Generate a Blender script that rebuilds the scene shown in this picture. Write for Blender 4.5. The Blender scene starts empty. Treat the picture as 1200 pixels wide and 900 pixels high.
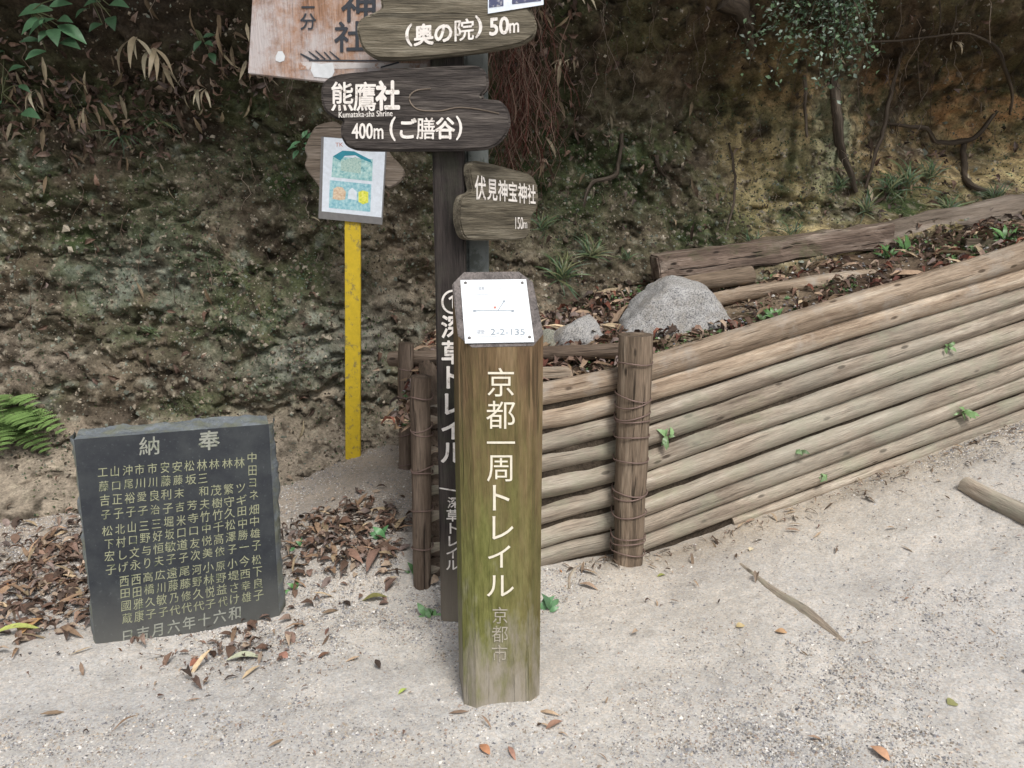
import bpy, math, random
import numpy as np
R = math.radians
rng = np.random.default_rng(7)
random.seed(7)
SC = bpy.context.scene
COL = SC.collection

# ------------------------------------------------------------------ camera, sky, sun, exposure
PITCH = R(12); F = 950.0; CAMZ = 1.5
cam_d = bpy.data.cameras.new('camera'); cam = bpy.data.objects.new('camera', cam_d); COL.objects.link(cam)
cam_d.sensor_width = 36; cam_d.lens = F/1200*36; cam_d.clip_end = 500; cam_d.clip_start = .05
cam.location = (0, 0, CAMZ); cam.rotation_euler = (R(90)-PITCH, 0, 0)
SC.camera = cam
w = bpy.data.worlds.new('World'); SC.world = w; w.use_nodes = True
SUN_EL, SUN_AZ = 54, 160          # degrees; azimuth clockwise from +Y (from behind the camera, a little left)
nt = w.node_tree; bg = nt.nodes['Background']
sky = nt.nodes.new('ShaderNodeTexSky'); sky.sky_type = 'NISHITA'; sky.sun_disc = False
sky.sun_elevation = R(SUN_EL); sky.sun_rotation = R(SUN_AZ); sky.air_density = 1.0; sky.dust_density = 4.0
hs = nt.nodes.new('ShaderNodeHueSaturation'); hs.inputs['Saturation'].default_value = .35   # overcast: greyer sky
nt.links.new(sky.outputs[0], hs.inputs['Color']); nt.links.new(hs.outputs[0], bg.inputs[0]); bg.inputs[1].default_value = .095
sd = bpy.data.lights.new('sun', 'SUN'); sd.energy = 1.5; sd.angle = R(12); sd.color = (1, .96, .9)
so = bpy.data.objects.new('sun', sd); COL.objects.link(so)
so.rotation_euler = (R(90-SUN_EL), 0, R(-SUN_AZ)+math.pi)
SC.view_settings.view_transform = 'Standard'; SC.view_settings.look = 'None'
SC.view_settings.exposure = 0.76; SC.view_settings.gamma = 1

# ------------------------------------------------------------------ rays from the photo's pixels (1200 x 900)
cp, sp = math.cos(PITCH), math.sin(PITCH)
def ray(px, py):
    u = (np.asarray(px, float)-600)/F; v = (np.asarray(py, float)-450)/F
    return np.stack([u, cp-v*sp, -sp-v*cp], -1)
C0 = np.array([0, 0, CAMZ])
def PY(px, py, Y): d = ray(px, py); return C0+d*(Y/d[..., 1:2])
class Plane:
    def __init__(s, p, yaw=0, n=None):
        s.p = np.array(p, float)
        s.n = np.array(n, float) if n is not None else np.array([math.sin(yaw), -math.cos(yaw), 0])
        s.n /= np.linalg.norm(s.n)
    def hit(s, px, py, off=0):
        d = ray(px, py); p = s.p+s.n*off
        t = ((p-C0)@s.n)/(d@s.n)
        return C0+d*t[..., None] if np.ndim(t) else C0+d*t

# ------------------------------------------------------------------ noise
def _h(i, j, k, seed):
    n = (i*374761393+j*668265263+k*2147483647+seed*1274126177) & 0xffffffff
    n = ((n ^ (n >> 13))*1274126177) & 0xffffffff
    n = ((n ^ (n >> 16))*2246822519) & 0xffffffff
    return ((n ^ (n >> 15)) & 0xffff)/32767.5-1
def vn(p, seed=0):
    p = np.asarray(p, float); f = np.floor(p); i = f.astype(np.int64); q = p-f; q = q*q*(3-2*q)
    r = 0
    for a in (0, 1):
        wa = q[..., 0] if a else 1-q[..., 0]
        for b in (0, 1):
            wb = q[..., 1] if b else 1-q[..., 1]
            for c in (0, 1):
                wc = q[..., 2] if c else 1-q[..., 2]
                r = r+wa*wb*wc*_h(i[..., 0]+a, i[..., 1]+b, i[..., 2]+c, seed)
    return r
def fbm(p, o=4, seed=0, g=.5):
    s = 0; a = 1; t = 0; p = np.asarray(p, float)
    for k in range(o): s = s+a*vn(p*2**k+k*7.3, seed+k); t += a; a *= g
    return s/t
def ss(a, b, x): t = np.clip((np.asarray(x, float)-a)/(b-a), 0, 1); return t*t*(3-2*t)
def V3(x, y, z): return np.stack(np.broadcast_arrays(x, y, z), -1).astype(float)

# ------------------------------------------------------------------ mesh helpers
def mk(name, v, f, mat=None, parent=None, smooth=True, col=None, gc=None, mats=None, midx=None):
    v = np.asarray(v, np.float32); me = bpy.data.meshes.new(name)
    if isinstance(f, np.ndarray):
        me.vertices.add(len(v)); me.vertices.foreach_set('co', v.ravel())
        k = f.shape[1]; me.loops.add(f.size); me.polygons.add(len(f))
        me.loops.foreach_set('vertex_index', f.astype(np.int32).ravel())
        me.polygons.foreach_set('loop_start', np.arange(0, f.size, k, dtype=np.int32))
        me.update(calc_edges=True)
    else: me.from_pydata([tuple(map(float, q)) for q in v], [], f)
    me.polygons.foreach_set('use_smooth', np.full(len(me.polygons), smooth))
    if col is not None:
        a = me.color_attributes.new('col', 'FLOAT_COLOR', 'POINT')
        c = np.ones((len(v), 4), np.float32); c[:, :3] = col; a.data.foreach_set('color', c.ravel())
    if gc is not None:
        a = me.attributes.new('gc', 'FLOAT_VECTOR', 'POINT'); a.data.foreach_set('vector', np.asarray(gc, np.float32).ravel())
    for m in (mats or ([mat] if mat else [])): me.materials.append(m)
    if midx is not None: me.polygons.foreach_set('material_index', np.asarray(midx, np.int32))
    o = bpy.data.objects.new(name, me); COL.objects.link(o)
    if parent: o.parent = parent
    return o
def tag(o, label=None, cat=None, group=None, kind=None):
    if label: o['label'] = label
    if cat: o['category'] = cat
    if group: o['group'] = group
    if kind: o['kind'] = kind
    return o
def empty(name, loc, label, cat, group=None):
    o = bpy.data.objects.new(name, None); COL.objects.link(o); o.location = tuple(map(float, loc)); o.empty_display_size = .1
    return tag(o, label, cat, group)
def adopt(child, parent):       # parent keeping the world-space mesh where it is
    child.parent = parent; child.location = -parent.location if parent.type == 'EMPTY' else (0, 0, 0)
    return child
def grid_faces(nu, nv, wrap=False):
    i = np.arange(nu-1)[:, None]; j = np.arange(nv if wrap else nv-1)[None]
    j2 = (j+1) % nv
    return np.stack(np.broadcast_arrays(i*nv+j, i*nv+j2, (i+1)*nv+j2, (i+1)*nv+j), -1).reshape(-1, 4)
def resample(path, n):
    path = np.asarray(path, float)
    if len(path) > 2:   # Catmull-Rom through the points
        P = np.vstack([2*path[0]-path[1], path, 2*path[-1]-path[-2]]); out = []
        for k in range(1, len(P)-2):
            t = np.linspace(0, 1, 12, endpoint=False)[:, None]
            a, b, c, d = P[k-1], P[k], P[k+1], P[k+2]
            out.append(.5*(2*b+(c-a)*t+(2*a-5*b+4*c-d)*t**2+(3*b-a-3*c+d)*t**3))
        path = np.vstack(out+[path[-1:]])
    s = np.r_[0, np.cumsum(np.linalg.norm(np.diff(path, axis=0), axis=1))]
    t = np.linspace(0, s[-1], n); return np.stack([np.interp(t, s, path[:, k]) for k in range(path.shape[1])], -1), t
def tube(path, rad, sides=12, n=24, rough=.05, seed=0, caps=True, flat=None):
    c, s = resample(path, n)
    r = np.interp(np.linspace(0, 1, n), np.linspace(0, 1, len(np.atleast_1d(rad))), np.atleast_1d(rad))
    T = np.gradient(c, axis=0); T /= np.linalg.norm(T, axis=1)[:, None]
    up = np.array([0, 0, 1.]) if abs(T[:, 2]).mean() < .8 else np.array([0, 1., 0])
    A = np.cross(T, up); A /= np.linalg.norm(A, axis=1)[:, None]; B = np.cross(A, T)
    th = np.linspace(0, 2*np.pi, sides, endpoint=False)
    ct, st = np.cos(th), np.sin(th)
    q = V3(ct[None]*2+seed*3.1, st[None]*2+seed*1.7, s[:, None]*3)
    rr = r[:, None]*(1+rough*fbm(q, 3, seed)*1.6)
    if flat is not None: ct = ct*flat[0]; st = st*flat[1]
    v = c[:, None]+A[:, None]*(rr*ct)[..., None]+B[:, None]*(rr*st)[..., None]
    gc = V3(rr*ct+seed*.37, rr*st+seed*.73, s[:, None]*.08+seed*.11)
    v = v.reshape(-1, 3); gc = gc.reshape(-1, 3); f = [tuple(q) for q in grid_faces(n, sides, True)[:, ::-1]]
    if caps:   # own ring of vertices: crisp end grain
        for e, o in ((0, 1), (n-1, -1)):
            b = len(v); ring = v[e*sides:(e+1)*sides]; ctr = ring.mean(0)
            inner = ctr+(ring-ctr)*.55-T[e]*o*r[e]*.02
            v = np.vstack([v, ring, inner]); gcr = gc[e*sides:(e+1)*sides]
            gc = np.vstack([gc, gcr*[1, 1, 0]+[0, 0, 5+seed], gcr*[.55, .55, 0]+[0, 0, 5+seed]])
            for k in range(sides):
                k2 = (k+1) % sides; qd = (b+k, b+k2, b+sides+k2, b+sides+k); f.append(qd if o > 0 else qd[::-1])
            f.append(tuple(b+sides+k for k in (range(sides) if o > 0 else reversed(range(sides)))))
    return v, f, gc
def join(parts):
    V, Fc, G = [], [], []; b = 0
    for v, f, g in parts:
        V.append(v); Fc += [tuple(int(i)+b for i in q) for q in f]; G.append(g if g is not None else np.zeros((len(v), 3))); b += len(v)
    return np.vstack(V), Fc, np.vstack(G)
def box(c, sz, rot=None, bev=.004, long=0, seed=0, segs=(1, 1, 1), jit=0):   # bevelled box; `long` axis is the grain
    bm_ = np.array([[x, y, z] for x in (-1, 1) for y in (-1, 1) for z in (-1, 1)], float)
    h = np.array(sz)/2; V = []; Fc = []
    import bmesh
    bm = bmesh.new(); bmesh.ops.create_cube(bm, size=1)
    for vv in bm.verts: vv.co = (vv.co.x*sz[0], vv.co.y*sz[1], vv.co.z*sz[2])
    if max(segs) > 1:
        for ax in range(3):
            if segs[ax] > 1:
                for k in range(1, segs[ax]):
                    no = [0, 0, 0]; no[ax] = 1; co = [0, 0, 0]; co[ax] = -sz[ax]/2+sz[ax]*k/segs[ax]
                    bmesh.ops.bisect_plane(bm, geom=bm.verts[:]+bm.edges[:]+bm.faces[:], plane_co=co, plane_no=no)
    if bev: bmesh.ops.bevel(bm, geom=[e for e in bm.edges if len(e.link_faces) == 2 and e.calc_face_angle(0) > .5], offset=bev, segments=2, affect='EDGES')
    v = np.array([q.co[:] for q in bm.verts]); bm.verts.index_update(); f = [tuple(q.index for q in p.verts) for p in bm.faces]; bm.free()
    if jit: v = v+np.stack([fbm(v*9+k*11+seed, 2, seed+k) for k in range(3)], -1)*jit
    g = v.copy(); g[:, [long, 2]] = g[:, [2, long]]; g[:, 2] *= .08; g += seed*.37
    if rot is not None: v = v@np.array(rot).T
    return v+np.array(c), f, g
def rotz(a): return np.array([[math.cos(a), -math.sin(a), 0], [math.sin(a), math.cos(a), 0], [0, 0, 1]])
def frame(t, up=(0, 0, 1)):
    t = np.array(t, float); t /= np.linalg.norm(t); s = np.cross(up, t); s /= np.linalg.norm(s); return np.stack([t, s, np.cross(t, s)], -1)

# ------------------------------------------------------------------ materials
def newmat(name):
    m = bpy.data.materials.new(name); m.use_nodes = True; nt = m.node_tree; b = nt.nodes['Principled BSDF']
    return m, nt, b
def N(nt, t, **k):
    n = nt.nodes.new(t)
    for a, v in k.items():
        if a in n.inputs.keys(): n.inputs[a].default_value = v
        else: setattr(n, a, v)
    return n
def ramp(nt, stops, inp):
    r = nt.nodes.new('ShaderNodeValToRGB'); e = r.color_ramp.elements
    while len(e) < len(stops): e.new(.5)
    for q, (p, c) in zip(e, stops): q.position = p; q.color = (*c, 1) if len(c) == 3 else c
    nt.links.new(inp, r.inputs[0]); return r.outputs[0]
def g1(v): return (v, v, v)
def mix(nt, fac, a, b, mode='MIX'):
    m = nt.nodes.new('ShaderNodeMix'); m.data_type = 'RGBA'; m.blend_type = mode
    for s, x in ((m.inputs[0], fac), (m.inputs[6], a), (m.inputs[7], b)):
        if isinstance(x, (int, float)): s.default_value = x
        elif isinstance(x, tuple): s.default_value = (*x, 1)
        else: nt.links.new(x, s)
    return m.outputs[2]
def noise(nt, vec, scale, detail=4, rough=.6, mapping=None):
    if mapping:
        mp = nt.nodes.new('ShaderNodeMapping'); mp.inputs['Scale'].default_value = mapping; nt.links.new(vec, mp.inputs[0]); vec = mp.outputs[0]
    n = N(nt, 'ShaderNodeTexNoise', Scale=scale, Detail=detail, Roughness=rough); nt.links.new(vec, n.inputs['Vector']); return n.outputs[0]
def bump(nt, b, h, strength=.4, dist=.01):
    n = N(nt, 'ShaderNodeBump', Strength=strength, Distance=dist); nt.links.new(h, n.inputs['Height']); nt.links.new(n.outputs[0], b.inputs['Normal'])
def colmat(name, rough=.8, var=.25, nscale=60, bstr=.3, spec=.3, transl=0):
    m, nt, b = newmat(name)
    a = N(nt, 'ShaderNodeAttribute', attribute_name='col'); tc = N(nt, 'ShaderNodeTexCoord')
    n = noise(nt, tc.outputs['Object'], nscale, 5, .7)
    k = ramp(nt, [(.25, g1(1-var)), (.75, g1(1+var))], n)
    c = mix(nt, 1.0, a.outputs['Color'], k, 'MULTIPLY'); nt.links.new(c, b.inputs['Base Color'])
    b.inputs['Roughness'].default_value = rough; b.inputs['Specular IOR Level'].default_value = spec
    if bstr: bump(nt, b, n, bstr, .01)
    return m
def woodmat(name, dark, mid, light, grain=26, rough=.75, moss=None, mossamt=.5, crack=.5, knots=True, extra=None, var=.12, fine=160):
    """grain follows the `gc` attribute, whose third axis runs along the piece"""
    m, nt, b = newmat(name)
    a = N(nt, 'ShaderNodeAttribute', attribute_name='gc'); oi = N(nt, 'ShaderNodeObjectInfo'); tc = N(nt, 'ShaderNodeTexCoord')
    off = N(nt, 'ShaderNodeVectorMath', operation='ADD')
    cb = N(nt, 'ShaderNodeCombineXYZ'); nt.links.new(oi.outputs['Random'], cb.inputs[0]); nt.links.new(oi.outputs['Random'], cb.inputs[2])
    nt.links.new(a.outputs['Vector'], off.inputs[0]); nt.links.new(cb.outputs[0], off.inputs[1]); vec = off.outputs[0]
    n1 = noise(nt, vec, grain, 5, .65); n2 = noise(nt, vec, fine, 3, .6)
    n3 = noise(nt, vec, 5, 3, .6, (1, 1, 6))
    c = ramp(nt, [(.3, dark), (.5, mid), (.7, light)], n1)
    c = mix(nt, .55, c, ramp(nt, [(.3, g1(.45)), (.65, g1(1.3))], n2), 'MULTIPLY')
    c = mix(nt, .5, c, ramp(nt, [(.3, g1(.7)), (.7, g1(1.25))], n3), 'MULTIPLY')
    h = n2
    if crack:
        n4 = noise(nt, vec, 70, 2, .5, (1, 1, .5)); k = ramp(nt, [(.30, g1(1)), (.36, g1(0))], n4)
        f = N(nt, 'ShaderNodeMath', operation='MULTIPLY'); nt.links.new(k, f.inputs[0]); f.inputs[1].default_value = crack
        c = mix(nt, f.outputs[0], c, tuple(x*.25 for x in dark))
        hh = N(nt, 'ShaderNodeMath', operation='SUBTRACT'); nt.links.new(n2, hh.inputs[0]); nt.links.new(f.outputs[0], hh.inputs[1]); h = hh.outputs[0]
    if knots:
        mp = N(nt, 'ShaderNodeMapping'); mp.inputs['Scale'].default_value = (16, 16, 75); nt.links.new(vec, mp.inputs[0])
        vo = N(nt, 'ShaderNodeTexVoronoi', Scale=1.0); nt.links.new(mp.outputs[0], vo.inputs['Vector'])
        k = ramp(nt, [(.09, g1(.9)), (.15, g1(0))], vo.outputs['Distance'])
        c = mix(nt, k, c, tuple(x*.5 for x in dark))
    if moss:
        nm = noise(nt, tc.outputs['Object'], 7, 5, .7); k = ramp(nt, [(.5, g1(0)), (.68, g1(mossamt))], nm); c = mix(nt, k, c, moss)
    if extra: c = extra(nt, c, tc)
    rv = N(nt, 'ShaderNodeMapRange'); rv.inputs[3].default_value = 1-var; rv.inputs[4].default_value = 1+var; nt.links.new(oi.outputs['Random'], rv.inputs[0])
    cc = N(nt, 'ShaderNodeHueSaturation'); nt.links.new(rv.outputs[0], cc.inputs['Value']); nt.links.new(c, cc.inputs['Color'])
    nt.links.new(cc.outputs[0], b.inputs['Base Color']); b.inputs['Roughness'].default_value = rough; b.inputs['Specular IOR Level'].default_value = .25
    bump(nt, b, h, .9, .006); return m
def plain(name, c, rough=.6, metal=0, spec=.4, wear=None, nscale=40):
    m, nt, b = newmat(name); tc = N(nt, 'ShaderNodeTexCoord')
    n = noise(nt, tc.outputs['Object'], nscale, 5, .7)
    cc = mix(nt, ramp(nt, [(.3, g1(.0)), (.7, g1(1))], n), tuple(x*.86 for x in c), tuple(min(1, x*1.08) for x in c))
    if wear: cc = mix(nt, ramp(nt, [(.54, g1(0)), (.62, g1(1))], noise(nt, tc.outputs['Object'], wear[1], 6, .75)), cc, wear[0])
    nt.links.new(cc, b.inputs['Base Color']); b.inputs['Roughness'].default_value = rough; b.inputs['Metallic'].default_value = metal
    b.inputs['Specular IOR Level'].default_value = spec; return m

M_soil = colmat('bank_earth', .95, .62, 70, 1.0, .15)
def sandmat(name, bs=.5, lo=.62, hi=1.3):
    m, nt, b = newmat(name); a = N(nt, 'ShaderNodeAttribute', attribute_name='col'); tc = N(nt, 'ShaderNodeTexCoord'); o = tc.outputs['Object']
    c = a.outputs['Color']; hts = []
    for sc, l, h in ((150, lo, hi), (310, lo+.05, hi-.05)):
        v = N(nt, 'ShaderNodeTexVoronoi', Scale=sc); nt.links.new(o, v.inputs['Vector'])
        sp_ = N(nt, 'ShaderNodeSeparateXYZ'); nt.links.new(v.outputs['Color'], sp_.inputs[0])
        c = mix(nt, .42, c, ramp(nt, [(0, g1(l)), (.5, g1(1)), (1, g1(h))], sp_.outputs[0]), 'MULTIPLY'); hts.append((v.outputs['Distance'], sp_.outputs[1]))
    c = mix(nt, .22, c, ramp(nt, [(.2, (.8, .87, 1.0)), (.5, (1, 1, 1)), (.8, (1.12, .95, .8))], hts[0][1]), 'MULTIPLY')
    c = mix(nt, .8, c, ramp(nt, [(.3, g1(.86)), (.7, g1(1.1))], noise(nt, o, 35, 5, .75)), 'MULTIPLY')
    c = mix(nt, .8, c, ramp(nt, [(.35, (.92, .91, .90)), (.6, (1.03, 1.03, 1.03))], noise(nt, o, 2.2, 5, .7)), 'MULTIPLY')
    nt.links.new(c, b.inputs['Base Color']); b.inputs['Roughness'].default_value = .95; b.inputs['Specular IOR Level'].default_value = .15
    ad = N(nt, 'ShaderNodeMath', operation='ADD'); nt.links.new(hts[0][1], ad.inputs[0]); nt.links.new(noise(nt, o, 120, 4, .8), ad.inputs[1])
    bump(nt, b, ad.outputs[0], bs, .004); return m
M_sand = sandmat('sandy_gravel')
M_peb = colmat('pebble_stone', .8, .12, 90, .2, .25)
M_leaf = colmat('leaf', .4, .2, 30, .15, .4)
M_dead = colmat('dead_leaf', .75, .3, 50, .3, .2)
M_log = woodmat('fence_log_wood', (.15, .105, .072), (.33, .258, .19), (.49, .415, .33), grain=24, crack=.55, var=.15, moss=(.34, .31, .27), mossamt=.7, fine=220)
def greyn(nt, c, tc):
    n = noise(nt, tc.outputs['Object'], 3.5, 4, .6); c = mix(nt, ramp(nt, [(.4, g1(0)), (.65, g1(.55))], n), c, (.31, .30, .25))
    sx = N(nt, 'ShaderNodeSeparateXYZ'); nt.links.new(tc.outputs['Object'], sx.inputs[0])
    return c
M_log_low = woodmat('weathered_fence_log_wood', (.165, .13, .10), (.34, .285, .225), (.49, .435, .36), grain=24, crack=.4, var=.14, fine=220, extra=greyn, moss=(.27, .29, .17), mossamt=.4)
M_stake = woodmat('brown_stake_wood', (.08, .06, .042), (.20, .15, .108), (.35, .28, .21), grain=22, crack=.8)
M_dark_stake = woodmat('dark_stake_wood', (.065, .045, .033), (.135, .10, .075), (.23, .18, .14), grain=22, crack=.8)
M_beam = woodmat('rotten_beam_wood', (.05, .034, .026), (.19, .14, .11), (.42, .35, .29), grain=14, crack=.9, moss=(.08, .10, .04), mossamt=.6)
M_signdark = woodmat('dark_sign_wood', (.017, .014, .013), (.056, .047, .043), (.15, .13, .115), grain=45, crack=.5, knots=False, fine=240)
M_signgrey = woodmat('grey_green_sign_wood', (.04, .034, .024), (.125, .108, .078), (.24, .215, .165), grain=45, crack=.6, knots=False, fine=240)
def postlow(nt, c, tc):
    sx = N(nt, 'ShaderNodeSeparateXYZ'); nt.links.new(tc.outputs['Object'], sx.inputs[0])
    k = ramp(nt, [(0, g1(1)), (.40, g1(0))], sx.outputs['Z']); return mix(nt, k, c, (.20, .175, .14))
M_darkpost = woodmat('dark_post_wood', (.015, .012, .011), (.032, .026, .024), (.06, .05, .046), grain=24, crack=.5, knots=False, moss=(.05, .055, .035), mossamt=.5, extra=postlow)
def trail(nt, c, tc):
    sx = N(nt, 'ShaderNodeSeparateXYZ'); nt.links.new(tc.outputs['Object'], sx.inputs[0])
    n = noise(nt, tc.outputs['Object'], 9, 5, .7, (1.6, 1.6, .5))
    z = N(nt, 'ShaderNodeMath', operation='MULTIPLY_ADD'); nt.links.new(n, z.inputs[0]); z.inputs[1].default_value = 1.1; nt.links.new(sx.outputs['Z'], z.inputs[2])
    lx = N(nt, 'ShaderNodeMapRange'); lx.inputs[1].default_value = -.07; lx.inputs[2].default_value = .08; lx.inputs[3].default_value = 1.05; lx.inputs[4].default_value = .6; nt.links.new(sx.outputs['X'], lx.inputs[0])
    # algae film: heaviest at mid height, washed grey with splashed sand at the foot
    k = ramp(nt, [(.26, g1(.3)), (.38, g1(.92)), (.54, g1(.82)), (.66, g1(.5)), (.82, g1(.15))], mulf(nt, z.outputs[0], .5))
    a = ramp(nt, [(.3, (.09, .10, .022)), (.7, (.21, .215, .07))], noise(nt, tc.outputs['Object'], 30, 4, .7, (2, 2, .5)))
    kk = N(nt, 'ShaderNodeMath', operation='MULTIPLY'); nt.links.new(k, kk.inputs[0]); nt.links.new(lx.outputs[0], kk.inputs[1]); k = kk.outputs[0]
    c = mix(nt, k, c, a)
    k2 = ramp(nt, [(.27, g1(.9)), (.44, g1(0))], mulf(nt, z.outputs[0], .5))
    return mix(nt, k2, c, (.34, .31, .26))
def mulf(nt, s, f):
    q = N(nt, 'ShaderNodeMath', operation='MULTIPLY'); nt.links.new(s, q.inputs[0]); q.inputs[1].default_value = f; return q.outputs[0]
M_trail = woodmat('algae_stained_post_wood', (.07, .040, .024), (.16, .095, .056), (.27, .19, .115), grain=24, crack=.6, knots=False, extra=trail)
M_trailtop = woodmat('weathered_post_top_wood', (.075, .066, .064), (.135, .12, .115), (.20, .175, .165), grain=30, crack=.5, knots=False)
M_slabwood = woodmat('gnarled_slab_wood', (.09, .068, .05), (.21, .17, .135), (.33, .28, .235), grain=12, crack=.6, knots=False)
def rusty(nt, c, tc):
    k = ramp(nt, [(.42, g1(0)), (.60, g1(.9))], noise(nt, tc.outputs['Object'], 5, 6, .75)); return mix(nt, k, c, (.43, .40, .40))
M_board = woodmat('flaking_board_wood', (.17, .085, .05), (.30, .175, .115), (.38, .26, .19), grain=10, crack=.25, knots=False, extra=rusty)
M_white = plain('white_paint', (.74, .70, .66), .6, wear=((.40, .36, .32), 45))
M_paleink = plain('pale_worn_paint', (.36, .33, .27), .7, wear=((.18, .17, .10), 90))
M_trailink = plain('white_engraving_paint', (.72, .67, .55), .6)
M_blackink = plain('black_brush_ink', (.03, .035, .045), .6)
M_grey_post = plain('grey_painted_steel', (.155, .17, .165), .55, .2, wear=((.09, .10, .09), 12))
M_yellow = plain('worn_yellow_paint', (.56, .40, .02), .55, wear=((.24, .19, .06), 24))
M_paper = plain('white_paper', (.70, .76, .84), .35, spec=.5)
M_sleeve = plain('grey_plastic_sleeve', (.17, .165, .165), .25, spec=.6)
M_plate = plain('brushed_pale_metal', (.76, .80, .84), .35, 0, .5)
M_ink = plain('grey_print', (.30, .34, .38), .5)
M_screw = plain('steel_screw', (.25, .24, .23), .4, .8)
M_wire = plain('rusty_wire', (.20, .14, .12), .6, .4)
M_root = woodmat('root_bark', (.03, .022, .016), (.08, .062, .046), (.19, .155, .12), grain=34, crack=.3, knots=False)
M_rim = woodmat('worn_sign_edge_wood', (.06, .052, .04), (.14, .125, .10), (.25, .23, .20), grain=30, crack=.4, knots=False)

# ------------------------------------------------------------------ terrain functions
def base_g(x, y):
    x = np.asarray(x, float); y = np.asarray(y, float)
    s = np.interp(x, [-9, .1, .6, 1.29, 2.51, 4, 9], [0, .0, .045, .20, .535, .88, 1.6])
    wy = np.clip((y-1.1)/2.3, 0, 1)**1.15
    left = ss(.6, -.2, x)
    foot = 0
    for fx, fy, fh, fr in ((-.04, 2.3, .022, .20), (-.22, 2.75, .03, .12), (.47, 3.15, .03, .14), (-.36, 2.98, .02, .10), (-.53, 3.9, .03, .1)): foot = foot+fh*np.exp(-((x-fx)**2+(y-fy)**2)/fr**2)
    return s*wy+foot-.026*np.exp(-((x+1.12)/.3)**2-((y-2.66)/.16)**2)+left*(.11*ss(2.85, 3.4, y)*ss(-1.6, -.5, x)+.12*ss(3.2, 4.4, y))+.035*ss(2.75, 3.1, y)*np.exp(-((x+.72)/.2)**2)*left
def g(x, y):
    x = np.asarray(x, float); y = np.asarray(y, float); x, y = np.broadcast_arrays(x, y)
    n = base_g(x, y)+.020*fbm(V3(x*1.1, y*1.1, 0), 3, 11)+.012*fbm(V3(x*4.5, y*4.5, 0), 4, 12)
    return n
def GH(px, py, f=None):    # the ground point seen at a photo pixel
    d = ray(px, py); t = 1.2; f = f or g
    for _ in range(1200):
        p = C0+d*t
        if p[2] < float(f(p[0], p[1])): break
        t += .005
    return C0+d*t
def fence_y(x): return 3.30+.2745*(np.asarray(x, float)-.49)
def top_z(x): return np.interp(x, [-.6, .11, .6, 2.53, 3.4], [.66, .762, .848, 1.294, 1.50])
def terr(x, y):
    x = np.asarray(x, float); y = np.asarray(y, float); x, y = np.broadcast_arrays(x, y)
    return top_z(x)-.03+np.interp(x, [-.6, .5], [.06, .175])*np.maximum(y-fence_y(x), 0)+.022*fbm(V3(x*3, y*3, 1), 4, 21)
def bank_y0(x): return np.interp(x, [-9, -2.6, -1.9, -1.2, -.5, .0, .5, 1.2, 2.0, 3.2, 9], [4.0, 4.25, 4.42, 4.55, 4.62, 4.8, 4.95, 5.05, 5.25, 5.35, 5.6])

# ------------------------------------------------------------------ ground
def spaced(a, b, fine0, fine1, d, grow=1.25):
    xs = list(np.arange(fine0, fine1, d)); s = d
    while xs[-1] < b: s *= grow; xs.append(xs[-1]+s)
    s = d
    while xs[0] > a: s *= grow; xs.insert(0, xs[0]-s)
    return np.array(xs)
xs = spaced(-45, 45, -2.7, 3.1, .0125); ys = spaced(-45, 45, 1.45, 4.9, .0125)
X, Y = np.meshgrid(xs, ys, indexing='ij')
Z = g(X, Y)
fine = fbm(V3(X*28, Y*28, 0), 3, 31); Z = Z+.0045*fine*(ss(-3.2, -2.6, X)*ss(3.6, 3.0, X)*ss(1, 1.4, Y))
Z = np.where(Y > 6, Z-.3, Z)
n1 = fbm(V3(X*1.3, Y*2.2, 5), 4, 41)[..., None]; n2 = fbm(V3(X*9, Y*9, 5), 4, 42)[..., None]
sand = np.array([.55, .525, .485]); grey = np.array([.475, .465, .45]); tan = np.array([.33, .285, .235])
far = (ss(2.9, 3.9, Y-.25*X)*ss(1.4, .0, X))[..., None]
cg = sand+(grey-sand)*np.clip(.5+n1*1.2, 0, 1)
cg = cg+(tan-cg)*np.clip(far*.8+n2*.3, 0, 1)
near_fence = (np.exp(-np.abs(Y-fence_y(X)+.1)/.22)*ss(.1, .5, X))[..., None]
cg = cg+(np.array([.40, .345, .27])-cg)*near_fence*.8
cg = .93*cg*(1+.22*n2)
ground = tag(mk('ground', V3(X, Y, Z).reshape(-1, 3), grid_faces(len(xs), len(ys)), M_sand, col=cg.reshape(-1, 3)), 'pale sandy gravel path sloping up along the fence', kind='structure')

# ------------------------------------------------------------------ bank
bx = spaced(-30, 30, -4.3, 4.6, .0115, 1.06); bz = np.r_[np.arange(-.4, 3.35, .0112), np.linspace(3.37, 3.9, 14)]
BX, BZ = np.meshgrid(bx, bz, indexing='ij')
z0 = np.where(BX < -.5, .12, np.interp(BX, [-.5, .1, .6, 2.6, 9], [.12, .95, 1.02, 1.5, 3]))
z0 = z0+0*BZ
hgt = BZ-z0
BY = bank_y0(BX)+.10*hgt
BY = BY-.42*np.exp(-np.maximum(hgt, -.03)/.16)*np.where(BX > 1.2, 1.3, .8)
lf = ss(-.2, -.6, BX)
BY = BY-lf*.20*np.exp(-np.maximum(hgt, 0)/.30)
BY = BY-ss(1.9, 2.9, BZ)*.55-ss(2.9, 3.9, BZ)*.2
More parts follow.
